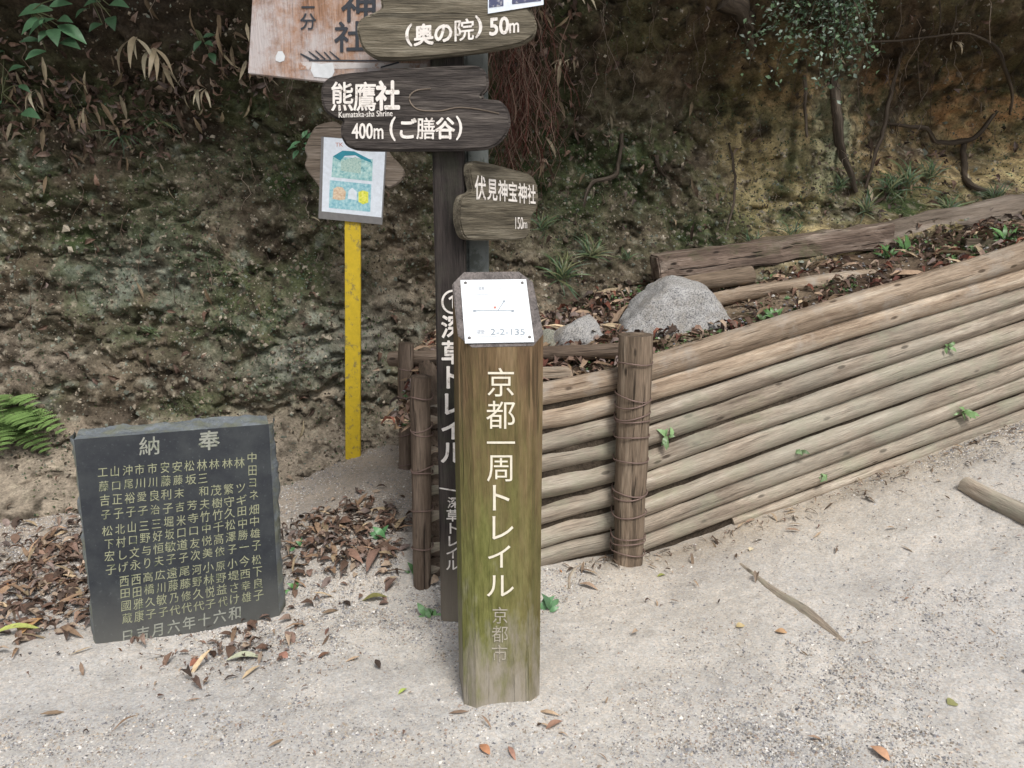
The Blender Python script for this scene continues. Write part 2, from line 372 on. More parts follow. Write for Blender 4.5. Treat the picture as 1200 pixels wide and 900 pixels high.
# deep hollow right of the sign, root-bound prow of clay, hollow at far right
def blob(px_x, z, rx, rz): return np.exp(-((BX-px_x)/rx)**2-((BZ-z)/rz)**2)
BY += .38*blob(1.25, 2.15, .38, .45)+.35*blob(2.9, 2.0, .45, .35)-.16*blob(1.9, 1.95, .35, .35)-.12*blob(-1.3, .9, .5, .35)+.22*blob(-.5, .95, .30, .6)
P = V3(BX, BY, BZ)
big = fbm(P*1.3, 3, 51); ridg = 1-2*np.abs(fbm(P*[3.2, 3.2, 4.6], 4, 52)); med = fbm(P*[9, 9, 13], 3, 53); sm = fbm(P*[26, 26, 34], 3, 54); tiny = fbm(P*60, 2, 55)
vert = 1-2*np.abs(fbm(P*[7, 3, 1.3], 3, 56))
lump = np.maximum(0, fbm(P*17, 2, 57))
crev = 1-ss(0, .075, np.abs(fbm(P*[2.3, 2.3, 3.6]+.25*med[..., None], 4, 59))); ledge = np.abs(((BZ*3.1+.9*fbm(P*[1.1, 1.1, .6], 3, 60)) % 1)-.5)*2
D = .20*big+.05*ridg+.045*med+.021*sm+.013*tiny+.036*lump+.055*vert*ss(.2, 1.0, BX)-.045*crev+.028*ledge*ss(.3, -.3, BX)+.018*(1-2*np.abs(fbm(P*[11, 11, 15], 3, 67)))
D = D*ss(0, .35, hgt+.15)*.85+D*.15
D = D*np.where(np.abs(BX-.3) < 4.2, 1, .5)
BY = BY-D; BXd = BX+.02*med; BZd = BZ+.025*fbm(P*8, 2, 58)
top = BZ > 3.5
BY = BY+np.where(top, (BZ-3.5)*10, 0)
PB = V3(BXd, BY, BZd)
# colours: dark humus, bare tan earth, moss, lichen-grey stone, orange clay
humus = np.array([.045, .034, .024]); earth = np.array([.125, .102, .070]); tanb = np.array([.31, .25, .185]); mossc = np.array([.072, .086, .040]); lich = np.array([.21, .23, .19]); clay = np.array([.37, .225, .115]); gold = np.array([.34, .27, .14])
def mixc(c, t, k): return c+(t-c)*np.clip(k, 0, 1)[..., None]
mA = fbm(P*2.2, 4, 61); mB = fbm(P*6, 4, 62); mC = fbm(P*22, 3, 63); mD = fbm(P*12, 3, 64)
cb_ = mixc(np.zeros(P.shape)+earth, humus, .45+1.6*mA)
cb_ = mixc(cb_, tanb, (mB*1.6+mC*1.3-.25)*1.1*ss(2.2, 1.3, BZ)+.25*ss(.9, .1, hgt))
cb_ = mixc(cb_, mossc, (.5+2.2*fbm(P*2.8, 4, 65)+mD)*.85*ss(0, .3, hgt))
cb_ = mixc(cb_, lich, (mC*1.4+mD*1.5-.55)*1.3*ss(2.4, 1.6, BZ))
right = ss(1.2, 1.7, BX)
cb_ = mixc(cb_, gold*1.5, right*(.5+mB*1.4)*ss(2.35, 2.0, BZ))
cb_ = mixc(cb_, clay, right*(.1+1.7*mB+mC)*ss(1.7, 2.0, BZ)*ss(2.55, 2.2, BZ)*1.1)
cb_ = mixc(cb_, np.array([.085, .055, .032]), ss(2.05, 2.4, BZ)*ss(.2, .7, BX)*.55)  # shade under the overhang painted into the colour, upper right
cb_ = mixc(cb_, humus*.9, ss(2.0, 2.4, BZ)*ss(.0, -.6, BX)*.85)  # same painted shade, upper left, using the humus tone
cb_ = mixc(cb_, np.array([.30, .255, .20]), lf*ss(.42, .12, hgt+.12*mA)*.9)
rockm = lambda x_, z_, rx, rz: np.exp(-((BX-x_)/rx)**2-((BZ-z_)/rz)**2)*(.75+1.3*mB+.8*mD)
for x_, z_, rx, rz, cc_ in ((-.72, 1.35, .22, .40, (.27, .22, .16)), (-.75, .75, .22, .25, (.25, .235, .19)), (.25, 1.35, .35, .22, (.25, .21, .15)), (-2.05, 1.15, .30, .25, (.20, .22, .18)), (-1.55, 1.62, .35, .22, (.22, .185, .14)), (-1.25, .75, .4, .22, (.20, .205, .17)), (-2.6, .75, .4, .16, (.24, .20, .16)), (1.55, 1.75, .30, .5, (.36, .29, .15)), (1.95, 1.9, .16, .35, (.25, .27, .18)), (2.5, 1.75, .3, .2, (.30, .22, .12))):
    cb_ = mixc(cb_, np.array(cc_), rockm(x_, z_, rx, rz))
for x_, z_, rx, rz in ((-1.1, 1.7, .5, .25), (-2.3, 1.5, .4, .3), (-1.9, .85, .5, .12), (.35, 1.75, .5, .4), (1.1, 1.4, .25, .35), (2.3, 1.55, .5, .15)): cb_ = mixc(cb_, np.array([.045, .062, .025]), rockm(x_, z_, rx, rz)*1.0)
sp1 = fbm(P*[16, 16, 20], 3, 68); sp2 = fbm(P*[34, 34, 40], 3, 69); vst = fbm(P*[26, 8, 2.2], 3, 70)
cb_ = mixc(cb_, np.array([.035, .028, .020]), ss(.05, .45, sp1)*.75); cb_ = mixc(cb_, np.array([.33, .29, .22]), ss(.22, .6, sp2)*.75*ss(2.3, 1.8, BZ))
cb_ = cb_*(1+.35*mC+.75*vst*ss(.6, 1.2, BX))[..., None]
cb_ = np.clip(cb_*(1+.18*ss(.5, 1.0, BX))[..., None], .008, .6)
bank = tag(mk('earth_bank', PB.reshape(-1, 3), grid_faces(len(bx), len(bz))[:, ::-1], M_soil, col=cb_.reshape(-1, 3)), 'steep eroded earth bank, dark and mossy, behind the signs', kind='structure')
# lookups on the visible part of the bank
vis = (BX > -3.1) & (BX < 3.9) & (BZ < 3.3)
bpts = PB[vis]; 
gx = np.gradient(PB, axis=0); gz = np.gradient(PB, axis=1); nb = np.cross(gx, gz); nb /= np.linalg.norm(nb, axis=-1)[..., None]
bnor = nb[vis]
if bnor[:, 1].mean() > 0: bnor = -bnor
bcol = cb_[vis]
q = bpts-C0; dpt = q[:, 1]*cp-q[:, 2]*sp; bpx = 600+F*q[:, 0]/dpt; bpy_ = 450+F*(-(q[:, 1]*sp+q[:, 2]*cp))/dpt
def BH(px, py):    # bank point seen at a photo pixel
    d2 = (bpx-px)**2+(bpy_-py)**2; c = np.where(d2 < 25)[0]
    if len(c) == 0: c = np.array([np.argmin(d2)])
    k = c[np.argmin(bpts[c, 1])]; return bpts[k].copy(), bnor[k].copy()
def bank_idx(n, wfun, far_y=None):
    wt = np.clip(wfun(bpx, bpy_, bpts), 0, None); wt = wt/wt.sum(); return rng.choice(len(bpts), n, p=wt)

# ------------------------------------------------------------------ terrace behind the fence
xs = np.arange(-.27, 4.6, .016); v_ = np.linspace(0, 1, 90)
TX, TV = np.meshgrid(xs, v_, indexing='ij'); TX = 4.6+(TX-4.6)*(4.87+.165*2.7*TV)/4.87; y0 = fence_y(TX)-.02; TY = y0+(5.75-y0)*TV
TZ = terr(TX, TY)+.012*fbm(V3(TX*14, TY*14, 2), 3, 22)
ct = np.zeros(TX.shape+(3,))+np.array([.075, .052, .036]); ct = mixc(ct, np.array([.20, .155, .11]), .3+1.5*fbm(V3(TX*5, TY*5, 3), 4, 23)); ct = mixc(ct, np.array([.05, .065, .025]), (ss(1.4, 2.4, TX)*.5+fbm(V3(TX*4, TY*4, 9), 3, 24))*ss(.5, .9, TV))
sk = V3(xs*0-.53, TY[0, 0]+0*xs, 0)
terr_o = tag(mk('soil_terrace', V3(TX, TY, TZ).reshape(-1, 3), grid_faces(len(xs), 90), M_soil, col=ct.reshape(-1, 3)), 'dark soil filling the ground behind the log fence', kind='structure')
# its earth sides: front face behind the logs, left flank
def skirt(name, top_pts, label):
    n = len(top_pts); k = np.linspace(0, 1, 20)[None, :, None]; b = top_pts.copy(); b[:, 2] = -.2
    p = top_pts[:, None]*(1-k)+b[:, None]*k; p = p+(fbm(p*9, 3, 77)*.015)[..., None]*np.array([1, 1, 0])
    c = mixc(np.zeros(p.shape)+np.array([.045, .035, .026]), np.array([.10, .08, .06]), .3+fbm(p*8, 3, 78)*1.5)
    tag(mk(name, p.reshape(-1, 3), grid_faces(n, 20)[:, ::-1], M_soil, col=c.reshape(-1, 3)), label, kind='structure')
tp = V3(TX, TY, TZ)
skirt('terrace_face', tp[:, 0], 'packed earth behind the fence logs'); skirt('terrace_flank', tp[0][::-1], 'earth flank at the left end of the terrace')

# ------------------------------------------------------------------ scatter
def scatter(name, tmpl, pts, nor, size, col, mat, label, kind='stuff', spin=None, sink=0., up=None, stretch=None):
    tv, tf = tmpl; n = len(pts); size = np.broadcast_to(np.asarray(size, float), (n,))
    nn = nor/np.linalg.norm(nor, axis=1)[:, None]
    a = rng.normal(size=(n, 3)) if up is None else np.broadcast_to(up, (n, 3))+rng.normal(size=(n, 3))*.25
    t = a-nn*(a*nn).sum(1)[:, None]; t /= np.linalg.norm(t, axis=1)[:, None]; s = np.cross(nn, t)
    if stretch is None: stretch = np.ones((n, 3))
    L = tv[None]*stretch[:, None]*size[:, None, None]
    v = pts[:, None]+t[:, None]*L[..., :1]+s[:, None]*L[..., 1:2]+nn[:, None]*(L[..., 2:]-sink*size[:, None, None])
    f = (tf[None]+(np.arange(n)*len(tv))[:, None, None]).reshape(-1, tf.shape[1])
    c = np.repeat(col, len(tv), 0)
    o = mk(name, v.reshape(-1, 3), f, mat, col=c, smooth=False); tag(o, label, kind=kind); return o
def leaf_tmpl(wd=.32, bend=.18, fold=.08, seg=4):
    x = np.linspace(0, 1, seg+1); wv = wd*np.sin(np.pi*np.clip(x, .03, .985)**.85); z = bend*np.sin(x*np.pi)
    v = np.concatenate([V3(x, -wv, z+fold*wv/wd), V3(x, 0*x, z), V3(x, wv, z+fold*wv/wd)]); n = seg+1
    f = [(k, k+1, n+k+1, n+k) for k in range(seg)]+[(n+k, n+k+1, 2*n+k+1, 2*n+k) for k in range(seg)]
    v[:, 0] -= .5; return v, np.array(f)
oct_ = (np.array([[1, 0, 0], [-.9, .1, 0], [0, .8, .1], [.1, -.85, 0], [.1, 0, .65], [0, 0, -.5]]), np.array([[0, 2, 4], [2, 1, 4], [1, 3, 4], [3, 0, 4], [2, 0, 5], [1, 2, 5], [3, 1, 5], [0, 3, 5]]))
LONG = leaf_tmpl(.09, .10, .03, 3); WIDE = leaf_tmpl(.24, .16, .08, 3); CURL = leaf_tmpl(.2, .38, .16, 3); SMALL = leaf_tmpl(.3, .1, .1, 2)
def pick(cols, n, jit=.2):
    c = np.array(cols)[rng.integers(0, len(cols), n)]; return c*(1+rng.normal(size=(n, 1))*jit).clip(.4, 1.7)
BROWN = [(.14, .085, .062), (.21, .14, .105), (.10, .065, .048), (.31, .24, .18), (.15, .10, .08), (.24, .175, .14), (.18, .14, .125), (.07, .05, .04)]
STONE = [(.42, .41, .40), (.30, .30, .31), (.52, .50, .46), (.22, .22, .235), (.38, .33, .27), (.60, .58, .55), (.30, .24, .20)]
def gnor(n): return np.stack([rng.normal(size=n)*.25, rng.normal(size=n)*.25, np.ones(n)], -1)
def ground_pts(n, reg):   # region test in world x,y
    out = []
    while sum(map(len, out)) < n:
        x = rng.uniform(-2.7, 3.0, n*2); y = 1.5+3.2*rng.random(n*2)**1.3; k = rng.random(n*2) < reg(x, y); out.append(np.stack([x[k], y[k]], -1))
    p = np.vstack(out)[:n]; return V3(p[:, 0], p[:, 1], g(p[:, 0], p[:, 1]))
front = lambda x, y: (y < fence_y(x)-.06) | (x < -.45)
def d_peb(x, y): return (np.abs(x) < .72*y+.3)*front(x, y)*np.clip(.22+1.7*fbm(V3(x*1.3, y*1.6, 8), 3, 71)+.75*ss(.1, -.6, x)*ss(2.3, 2.9, y), .06, 1)
p = ground_pts(190000, d_peb); n = len(p)
pyr = (np.array([[1, .2, 0], [-.5, .8, 0], [-.6, -.8, .1], [.1, -.1, .75]]), np.array([[0, 1, 3], [1, 2, 3], [2, 0, 3]]))
scatter('gravel', pyr, p, gnor(n), rng.gamma(2.2, .0009, n)+.0014, pick(STONE+[(.16, .16, .17), (.26, .25, .24), (.35, .30, .24)], n, .2)*1.0, M_peb, 'fine loose gravel over the path', sink=.1)
p = ground_pts(900, d_peb); n = len(p)
scatter('small_stones', oct_, p, gnor(n), rng.uniform(.006, .011, n), pick(STONE, n, .2), M_peb, 'small stones lying among the gravel', sink=.2)
# leaf litter: beds left and right of the stone, thin everywhere else
def bed(cx, cy, r): return lambda x, y: np.exp(-((x-cx)**2+((y-cy)*1.1)**2)/r**2)
b1, b2, b3 = bed(-.72, 3.28, .26), bed(-1.9, 3.25, .40), bed(-1.0, 2.62, .22)
def d_leaf(x, y): return front(x, y)*(1.2*b1(x, y)+.9*b2(x, y)+.45*bed(-1.72, 2.85, .22)(x, y)+.20*b3(x, y)+.001)
def d_thin(x, y): return front(x, y)*(.10+.3*bed(1.0, 3.0, .3)(x, y)+.3*bed(.1, 2.2, .2)(x, y)+.25*bed(2.1, 3.3, .5)(x, y))
def litter(name, n, dens, tm, smin, smax, cols, label):
    p = ground_pts(n, dens); p[:, 2] += rng.uniform(.002, .016, n); nn = gnor(n)*[1.6, 1.6, 1]
    scatter(name, tm, p, nn, rng.uniform(smin, smax, n), pick(cols, n, .25), M_dead, label, stretch=np.stack([np.ones(n), rng.uniform(.6, 1.3, n), rng.uniform(.3, 1.6, n)], -1))
litter('leaf_litter', 800, d_leaf, WIDE, .03, .072, BROWN, 'brown fallen leaves heaped beside the inscribed stone')
litter('curled_leaf_litter', 420, d_leaf, CURL, .025, .065, BROWN, 'curled dry leaves heaped beside the inscribed stone')
litter('bamboo_litter', 190, d_leaf, LONG, .07, .14, [(.40, .31, .2), (.22, .15, .1), (.3, .2, .13)], 'dry bamboo leaf strips among the leaf litter')
litter('scattered_leaf_bits', 190, d_thin, WIDE, .006, .020, BROWN+[(.3, .13, .05)], 'small dry leaf scraps strewn over the path')
litter('scattered_twigs', 170, d_thin, LONG, .015, .07, [(.2, .14, .1), (.3, .22, .15)], 'thin dry twigs strewn over the path')
litter('leaf_crumbs', 1800, lambda x, y: front(x, y)*(1.0*b1(x, y)+.9*b2(x, y)+.5*b3(x, y)+.35*(x > .3)*np.exp(-np.abs(fence_y(x)-.09-y)/.05)+.003), CURL, .006, .024, BROWN+[(.07, .045, .035)], 'crumbled leaf bits under the litter and along the fence foot')
litter('foot_twigs', 120, lambda x, y: (x > .2)*front(x, y)*np.exp(-np.abs(fence_y(x)-.10-y)/.07), LONG, .02, .08, [(.18, .13, .09), (.30, .23, .16), (.1, .07, .05)], 'twigs and bark shreds gathered along the fence foot')
# litter on the terrace
def terr_pts(n, dens):
    out = []
    while sum(map(len, out)) < n:
        x = rng.uniform(-.5, 4.2, n*3); y = rng.uniform(3.1, 5.6, n*3); k = (y > fence_y(x)+.06) & (rng.random(n*3) < dens(x, y)); out.append(np.stack([x[k], y[k]], -1))
    p = np.vstack(out)[:n]; return V3(p[:, 0], p[:, 1], terr(p[:, 0], p[:, 1])+rng.uniform(.002, .02, n))
for nm, n, tm, a, b, cols, lab in (('terrace_litter', 3400, CURL, .03, .085, BROWN+[(.15, .06, .04), (.1, .04, .03)], 'red brown curled leaves on the soil behind the fence'),
                              ('terrace_bamboo_litter', 1000, LONG, .08, .20, [(.42, .33, .22), (.28, .2, .14), (.2, .14, .09)], 'dry bamboo leaves on the soil behind the fence')):
    p = terr_pts(n, lambda x, y: .4+.6*ss(1.1, .5, x)+.4*ss(4.6, 5.1, y)); nn = gnor(n)*[2, 2, 1]
    scatter(nm, tm, p, nn, rng.uniform(a, b, n), pick(cols, n, .25), M_dead, lab)
p = terr_pts(6500, lambda x, y: np.clip(fbm(V3(x*3, y*3, 4), 3, 95)*2+.4, .05, 1)); n = len(p)
scatter('terrace_ground_cover', SMALL, p, gnor(n)*[2.5, 2.5, 1], rng.uniform(.012, .034, n), pick([(.06, .12, .04), (.08, .14, .05), (.05, .08, .03)], n, .3), M_leaf, 'small green weeds spreading over the soil behind the fence')
p = terr_pts(2500, lambda x, y: 1+0*x)
scatter('terrace_stones', oct_, p, gnor(2500), rng.uniform(.004, .014, 2500), pick(STONE, 2500, .2)*.7, M_peb, 'small stones in the soil behind the fence', sink=.2)
# on the bank
n = 45000; k = bank_idx(n, lambda x, y, p: (1+0*x)*((y < 560))*(.25+ss(120, 260, y)))
scatter('bank_pebbles', oct_, bpts[k], bnor[k], rng.gamma(1.6, .0034, n)+.003, pick([(.20, .17, .13), (.12, .095, .07), (.27, .24, .19), (.07, .055, .04), (.15, .165, .135), (.05, .04, .03)], n, .3)*(.5+2.2*bcol[k].mean(1)[:, None]/.15).clip(.4, 1.05), M_peb, 'crumbs of stone and earth standing out of the bank', sink=.25)
n = 26000; k = bank_idx(n, lambda x, y, p: (.15+np.clip(fbm(p*2.8, 4, 65)*2.2+.3, 0, 1))*(ss(60, 140, y)+.3*(x > 600)))
scatter('moss_and_seedlings', SMALL, bpts[k]+bnor[k]*.004, bnor[k]+rng.normal(size=(n, 3))*.5, rng.uniform(.006, .019, n), pick([(.045, .075, .03), (.06, .085, .028), (.035, .065, .035), (.07, .10, .05), (.09, .10, .05)], n, .3), M_leaf, 'tiny mossy leaves and seedlings growing on the bank')
def dl(x, y, p): return np.exp(-((y-100-40*np.sin(x/70))/45)**2)*(x < 330)+.7*np.exp(-((x-640)/40)**2-((y-60)/90)**2)+.15*((x > 1000) & (y > 170) & (y < 290))+.02
n = 1500; k = bank_idx(n, dl)
scatter('bank_dead_leaves', CURL, bpts[k]+bnor[k]*.012, bnor[k]+rng.normal(size=(n, 3))*.6, rng.uniform(.03, .075, n), pick(BROWN, n, .3)*.8, M_dead, 'dark dead leaves caught on the upper bank')
n = 300; k = bank_idx(n, dl)
dn = np.array([0, 0, -1.]); 
scatter('hanging_bamboo_leaves', LONG, bpts[k]+bnor[k]*.03+dn*.02, bnor[k]+rng.normal(size=(n, 3))*.3, rng.uniform(.05, .15, n), pick([(.22, .17, .11), (.15, .11, .07), (.10, .07, .05), (.34, .29, .2)], n, .25), M_dead, 'dry bamboo leaves hanging down the upper bank', up=dn)
# root fibres: fine hanging strands in bundles
def strands(name, n, wf, lmin, lmax, cols, label, off=.03):
    k = bank_idx(n, wf); V = []; Fc = []; Cc = []; b = 0
    for i in range(n):
        L = random.uniform(lmin, lmax); m = 8; t = np.linspace(0, 1, m); p0 = bpts[k[i]]+bnor[k[i]]*random.uniform(.005, off)
        path = p0+V3(np.cumsum(rng.normal(size=m))*.012*L*6, -.02*np.sin(t*3)+np.cumsum(rng.normal(size=m))*.004, -t*L); wv = random.uniform(.0008, .0022)
        V.append(np.concatenate([path+[-wv, 0, 0], path+[wv, 0, 0], path+[0, -wv*1.6, 0]]))
        for j in range(m-1):
            for a_, b_ in ((0, 1), (1, 2), (2, 0)): Fc.append((b+a_*m+j, b+b_*m+j, b+b_*m+j+1, b+a_*m+j+1))
        b += 3*m; Cc.append(np.repeat(pick(cols, 1, .25), 3*m, 0))
    tag(mk(name, np.vstack(V), np.array(Fc), M_dead, col=np.vstack(Cc)), label, kind='stuff')
strands('hanging_root_fibres', 260, lambda x, y, p: np.exp(-((x-608)/22)**2-((y-60)/45)**2)+1e-7, .2, .55, [(.16, .09, .07), (.25, .17, .13), (.12, .045, .035)], 'reddish root fibres hanging behind the sign boards', .12)
strands('bank_root_fibres', 420, lambda x, y, p: np.exp(-((x-850)/35)**2-((y-170)/60)**2)+.5*np.exp(-((x-1010)/180)**2-((y-60)/60)**2)+.12*((y < 260) & (x > 560))+.10*(y < 330), .08, .4, [(.16, .12, .09), (.25, .2, .16), (.08, .055, .04)], 'thin bare root fibres hanging down the bank')

# ------------------------------------------------------------------ unseen leaf canopy added above the frame to darken the bank top
n = 24000; p = np.stack([rng.uniform(-5.5, 6, n), rng.uniform(2.7, 6.5, n), rng.uniform(3.2, 4.3, n)], -1)
p[:, 2] += .35*np.maximum(0, 4.2-p[:, 1])
p = p[fbm(p*1.1, 3, 91) > -.38]; p = p[~((p[:, 0] > .9) & (p[:, 1] < 4.3) & (rng.random(len(p)) < .7))]; n = len(p)
scatter('added_shade_canopy', SMALL, p, rng.normal(size=(n, 3))*.6+[0, 0, 1], rng.uniform(.08, .17, n), pick([(.05, .08, .03), (.04, .07, .03), (.07, .1, .04)], n, .2), M_leaf, 'unseen leafy canopy added to shade the top of the bank')

# ------------------------------------------------------------------ lettering
_gc = {}
def glyph(ch):
    k = ch
    if k not in _gc:
        c = bpy.data.curves.new('glyph', 'FONT'); c.body = ch; c.size = 1; c.resolution_u = 3; c.dimensions = '2D'; c.fill_mode = 'FRONT'
        o = bpy.data.objects.new('glyph', c); COL.objects.link(o)
        m = bpy.data.meshes.new_from_object(o.evaluated_get(bpy.context.evaluated_depsgraph_get()))
        v = np.array([q.co[:2] for q in m.vertices]); f = [tuple(p.vertices) for p in m.polygons]
        bpy.data.objects.remove(o); bpy.data.curves.remove(c); bpy.data.meshes.remove(m); _gc[k] = (v, f)
    return _gc[k]
def letters(name, plane, items, mat, parent, off=.0015, bold=.02):
    """items: (text, cx, cy, w, h, slope[, fit]) in photo pixels on the sign's own plane; fit scales the text's own box"""
    out = []
    for it in items:
        V = []; Fc = []; b = 0
        ch, cx, cy, w_, h_ = it[:5]; sl = it[5] if len(it) > 5 else 0; fit = it[6] if len(it) > 6 else False
        v, f = glyph(ch)
        if fit: mn, mx = v.min(0), v.max(0); u = (v-(mn+mx)/2)/(mx-mn)
        else: u = v-[.5*len(ch), .38]
        bb = bold*(1 if not fit else 1/max(1, (mx-mn)[0])); nst = sum(map(ord, ch)) and len(v)/len(ch)
        if nst > 90: bb *= .5
        if nst > 200: bb *= .6
        sh = [(0, 0)] if bold < .003 else [(bb*math.cos(a), bb*math.sin(a)*1.1) for a in (np.arange(6)*np.pi/3+.3)]   # overlaid strokes, a hair apart in depth: brush-thick characters
        for i_, (dx_, dy_) in enumerate(sh):
            px = cx+(u[:, 0]+dx_)*w_; py = cy-(u[:, 1]+dy_*min(1, bb*1.2/max(bold, 1e-6)+.15))*h_+(u[:, 0]+dx_)*w_*sl
            V.append(plane.hit(px, py, off+i_*.00012)); Fc += [tuple(i+b for i in q) for q in f]; b += len(v)
        o = mk(name if len(ch) > 2 else ('character' if ord(ch[0]) > 127 else 'numeral' if ch[0].isdigit() else 'letter' if ch[0].isalpha() else 'bracket'), np.vstack(V), Fc, mat, smooth=False)
        if len(ch) > 1: o['kind'] = 'stuff'
        adopt(o, parent)
        if parent.type != 'EMPTY': o.location = (0, 0, 0)
        out.append(o)
    return out

def plate(name, plane, poly, thick, mat, parent=None, grain_x=True, off=0, bev=.006, seed=0, round_=True, mats=None, rim=None):
    """a board cut to the given outline, of real thickness, front face on the plane"""
    import bmesh
    pl = np.array(poly, float)
    if round_:   # Chaikin smoothing of the outline
        for _ in range(2): a = pl; b = np.roll(pl, -1, 0); pl = np.stack([a*.8+b*.2, a*.2+b*.8], 1).reshape(-1, 2)
    front_ = plane.hit(pl[:, 0], pl[:, 1], off); bm = bmesh.new()
    f0 = bm.faces.new([bm.verts.new(tuple(q)) for q in front_]); bm.normal_update()
    if f0.normal.dot(plane.n.tolist() and __import__('mathutils').Vector(plane.n)) < 0: f0.normal_flip()
    r = bmesh.ops.extrude_face_region(bm, geom=[f0]); vs = [q for q in r['geom'] if isinstance(q, bmesh.types.BMVert)]
    # the kept original face becomes the back
    for q in vs: pass
    for q in f0.verts if f0.is_valid else []: pass
    back = [q for q in bm.verts if q not in set(vs)]
    for q in back: q.co -= __import__('mathutils').Vector(plane.n)*thick
    bmesh.ops.recalc_face_normals(bm, faces=bm.faces[:])
    if bev: bmesh.ops.bevel(bm, geom=[e for e in bm.edges if all(len(fa.verts) > 6 or 1 for fa in e.link_faces) and e.calc_face_angle(0) > .9], offset=bev, segments=2, affect='EDGES')
    bmesh.ops.triangulate(bm, faces=[fa for fa in bm.faces if len(fa.verts) > 4])
    bm.verts.index_update(); v = np.array([q.co[:] for q in bm.verts]); f = [tuple(q.index for q in p_.verts) for p_ in bm.faces]; bm.free()
    ux = np.cross([0, 0, 1], plane.n); ux = ux/np.linalg.norm(ux) if np.linalg.norm(ux) > .1 else np.array([1., 0, 0])
    uy = np.cross(plane.n, ux); q = v-plane.p; a, b_, c = q@ux, q@uy, q@plane.n
    gc = V3(b_, c, a*.08) if grain_x else V3(a, c, b_*.08)
    midx = None
    if rim:
        fn = [np.cross(v[q_[1]]-v[q_[0]], v[q_[2]]-v[q_[1]]) for q_ in f]; dd = [abs(float(x_@plane.n))/(np.linalg.norm(x_)+1e-12) for x_ in fn]; midx = [1 if .15 < d_ < .97 else 0 for d_ in dd]
    o = mk(name, v, f, mats=[mat, rim] if rim else [mat], smooth=False, gc=gc+seed*.31, midx=midx)
    if parent: adopt(o, parent)
    return o

# ------------------------------------------------------------------ log retaining fence
fence = empty('log_fence', (.49, 3.2, .05), 'low retaining fence of stacked peeled logs wired to upright stakes', 'fence')
pf = Plane((.49, 3.30, 0), math.atan(.2745))
L632 = [462, 493, 518, 542, 571, 602, 629, 652]
L767 = [429, 455, 482, 507, 535, 560, 588, 609, 629]
L1200 = [298, 322, 344, 362, 384, 407, 428, 447, 466, 484]
def logpart(pa, pb, ra, rb, mat, seed, ext=(0, 0)):
    pa, pb = np.array(pa), np.array(pb); d = pb-pa; L = np.linalg.norm(d); d /= L; pa = pa-d*ext[0]; pb = pb+d*ext[1]
    m = 7; k = np.linspace(0, 1, m)[:, None]; path = pa*(1-k)+pb*k
    path[1:-1] += np.stack([np.zeros(m-2), rng.normal(size=m-2)*.003, rng.normal(size=m-2)*.003], -1)
    sc_ = random.uniform(.95, 1.02); v, f, gc = tube(path, [ra*sc_, (ra+rb)/2*sc_*random.uniform(.96, 1.02), rb*sc_], 20, 90, .05, seed)
    o = mk('log', v, f, mat, gc=gc); adopt(o, fence); return o
for k, (a, b) in enumerate(zip(L632, L767)):
    A = pf.hit(632, a); B = pf.hit(748, a+(b-a)*.80+2); r = .049 if k == 0 else .0475
    d = (B-A)/np.linalg.norm(B-A); A2 = A-d*(A[0]+.36)/d[0]
    logpart(A2, B, r*.97, r, M_log_low if k > 1 else M_log, 10+k)
for k, (a, b) in enumerate(zip(L767, L1200)):
    A = pf.hit(767, a, .004); B = pf.hit(1200, b, .004)
    ra = [.053, .048, .047, .046, .049, .047, .047, .043, .040][k]; rb = [.064, .050, .043, .046, .049, .050, .045, .044, .042][k]
    logpart(A, B, ra, rb*1.06, M_log if k < 2 else M_log_low, 30+k, (.10, .75))
A = pf.hit(880, 603, .01); B = pf.hit(1200, 485, .01); logpart(A, B, .026, .038, M_log_low, 52, (.1, .75))
def stake(pxt, pyt, pyb, Y, r, mat, seed, wires, parent=fence, hidden=.12):
    t = PY(pxt[0], pyt, Y); b = PY(pxt[1], pyb, Y)
    d = b-t; b2 = b+d/np.linalg.norm(d)*hidden
    m = 9; k = np.linspace(0, 1, m)[:, None]; path = t*(1-k)+b2*k; path[1:-1, :2] += rng.normal(size=(m-2, 2))*.0025
    v, f, gc = tube(path[::-1], [r*.9, r, r], 18, 60, .06, seed); o = mk('stake', v, f, mat, gc=gc); adopt(o, parent)
    for i, (wy, tilt, back) in enumerate(wires):
        c = PY(np.interp(wy, [pyt, pyb], pxt), wy, Y); th = np.linspace(0, 2*np.pi, 33)
        rr = r*1.07; ring = V3(c[0]+rr*np.cos(th), c[1]+(rr+back*(np.sin(th) > 0))*np.sin(th), c[2]+tilt*np.cos(th)+.004*np.sin(2*th+i))
        v, f, gc = tube(ring, [.0028], 6, 40, .0, i, caps=False); o = mk('wire_tie', v, f, M_wire, gc=gc); adopt(o, parent)
stake((745, 735), 392, 662, 3.17, .066, M_stake, 61, [(424, 0, .1), (465, -.012, .1), (472, .014, .1), (486, .012, .1), (491, .0, .1), (509, .003, .1), (537, .002, .1), (575, -.004, .1), (579, .010, .1), (600, .004, .1), (626, -.003, .1), (632, .006, .1), (644, -.006, .1)])
stake((494, 495), 441, 667, 3.00, .039, M_dark_stake, 62, [(465, 0, .03), (502, .012, .03), (507, -.01, .03), (548, .008, .03), (552, -.004, .03), (596, .003, .03), (640, .004, .03)])
stake((476, 476), 402, 575, 3.93, .038, M_dark_stake, 63, [(432, 0, .03), (464, .004, .03), (470, -.004, .03), (508, .005, .03), (543, .002, .03), (548, -.006, .03)])
# short side logs between the two left stakes
for k in range(8):
    z = .12+.088*k; a = np.array([-.30, 3.04, z-.02]); b = np.array([-.455, 4.2, z+.03]); logpart(a, b, .042, .042, M_dark_stake, 70+k)

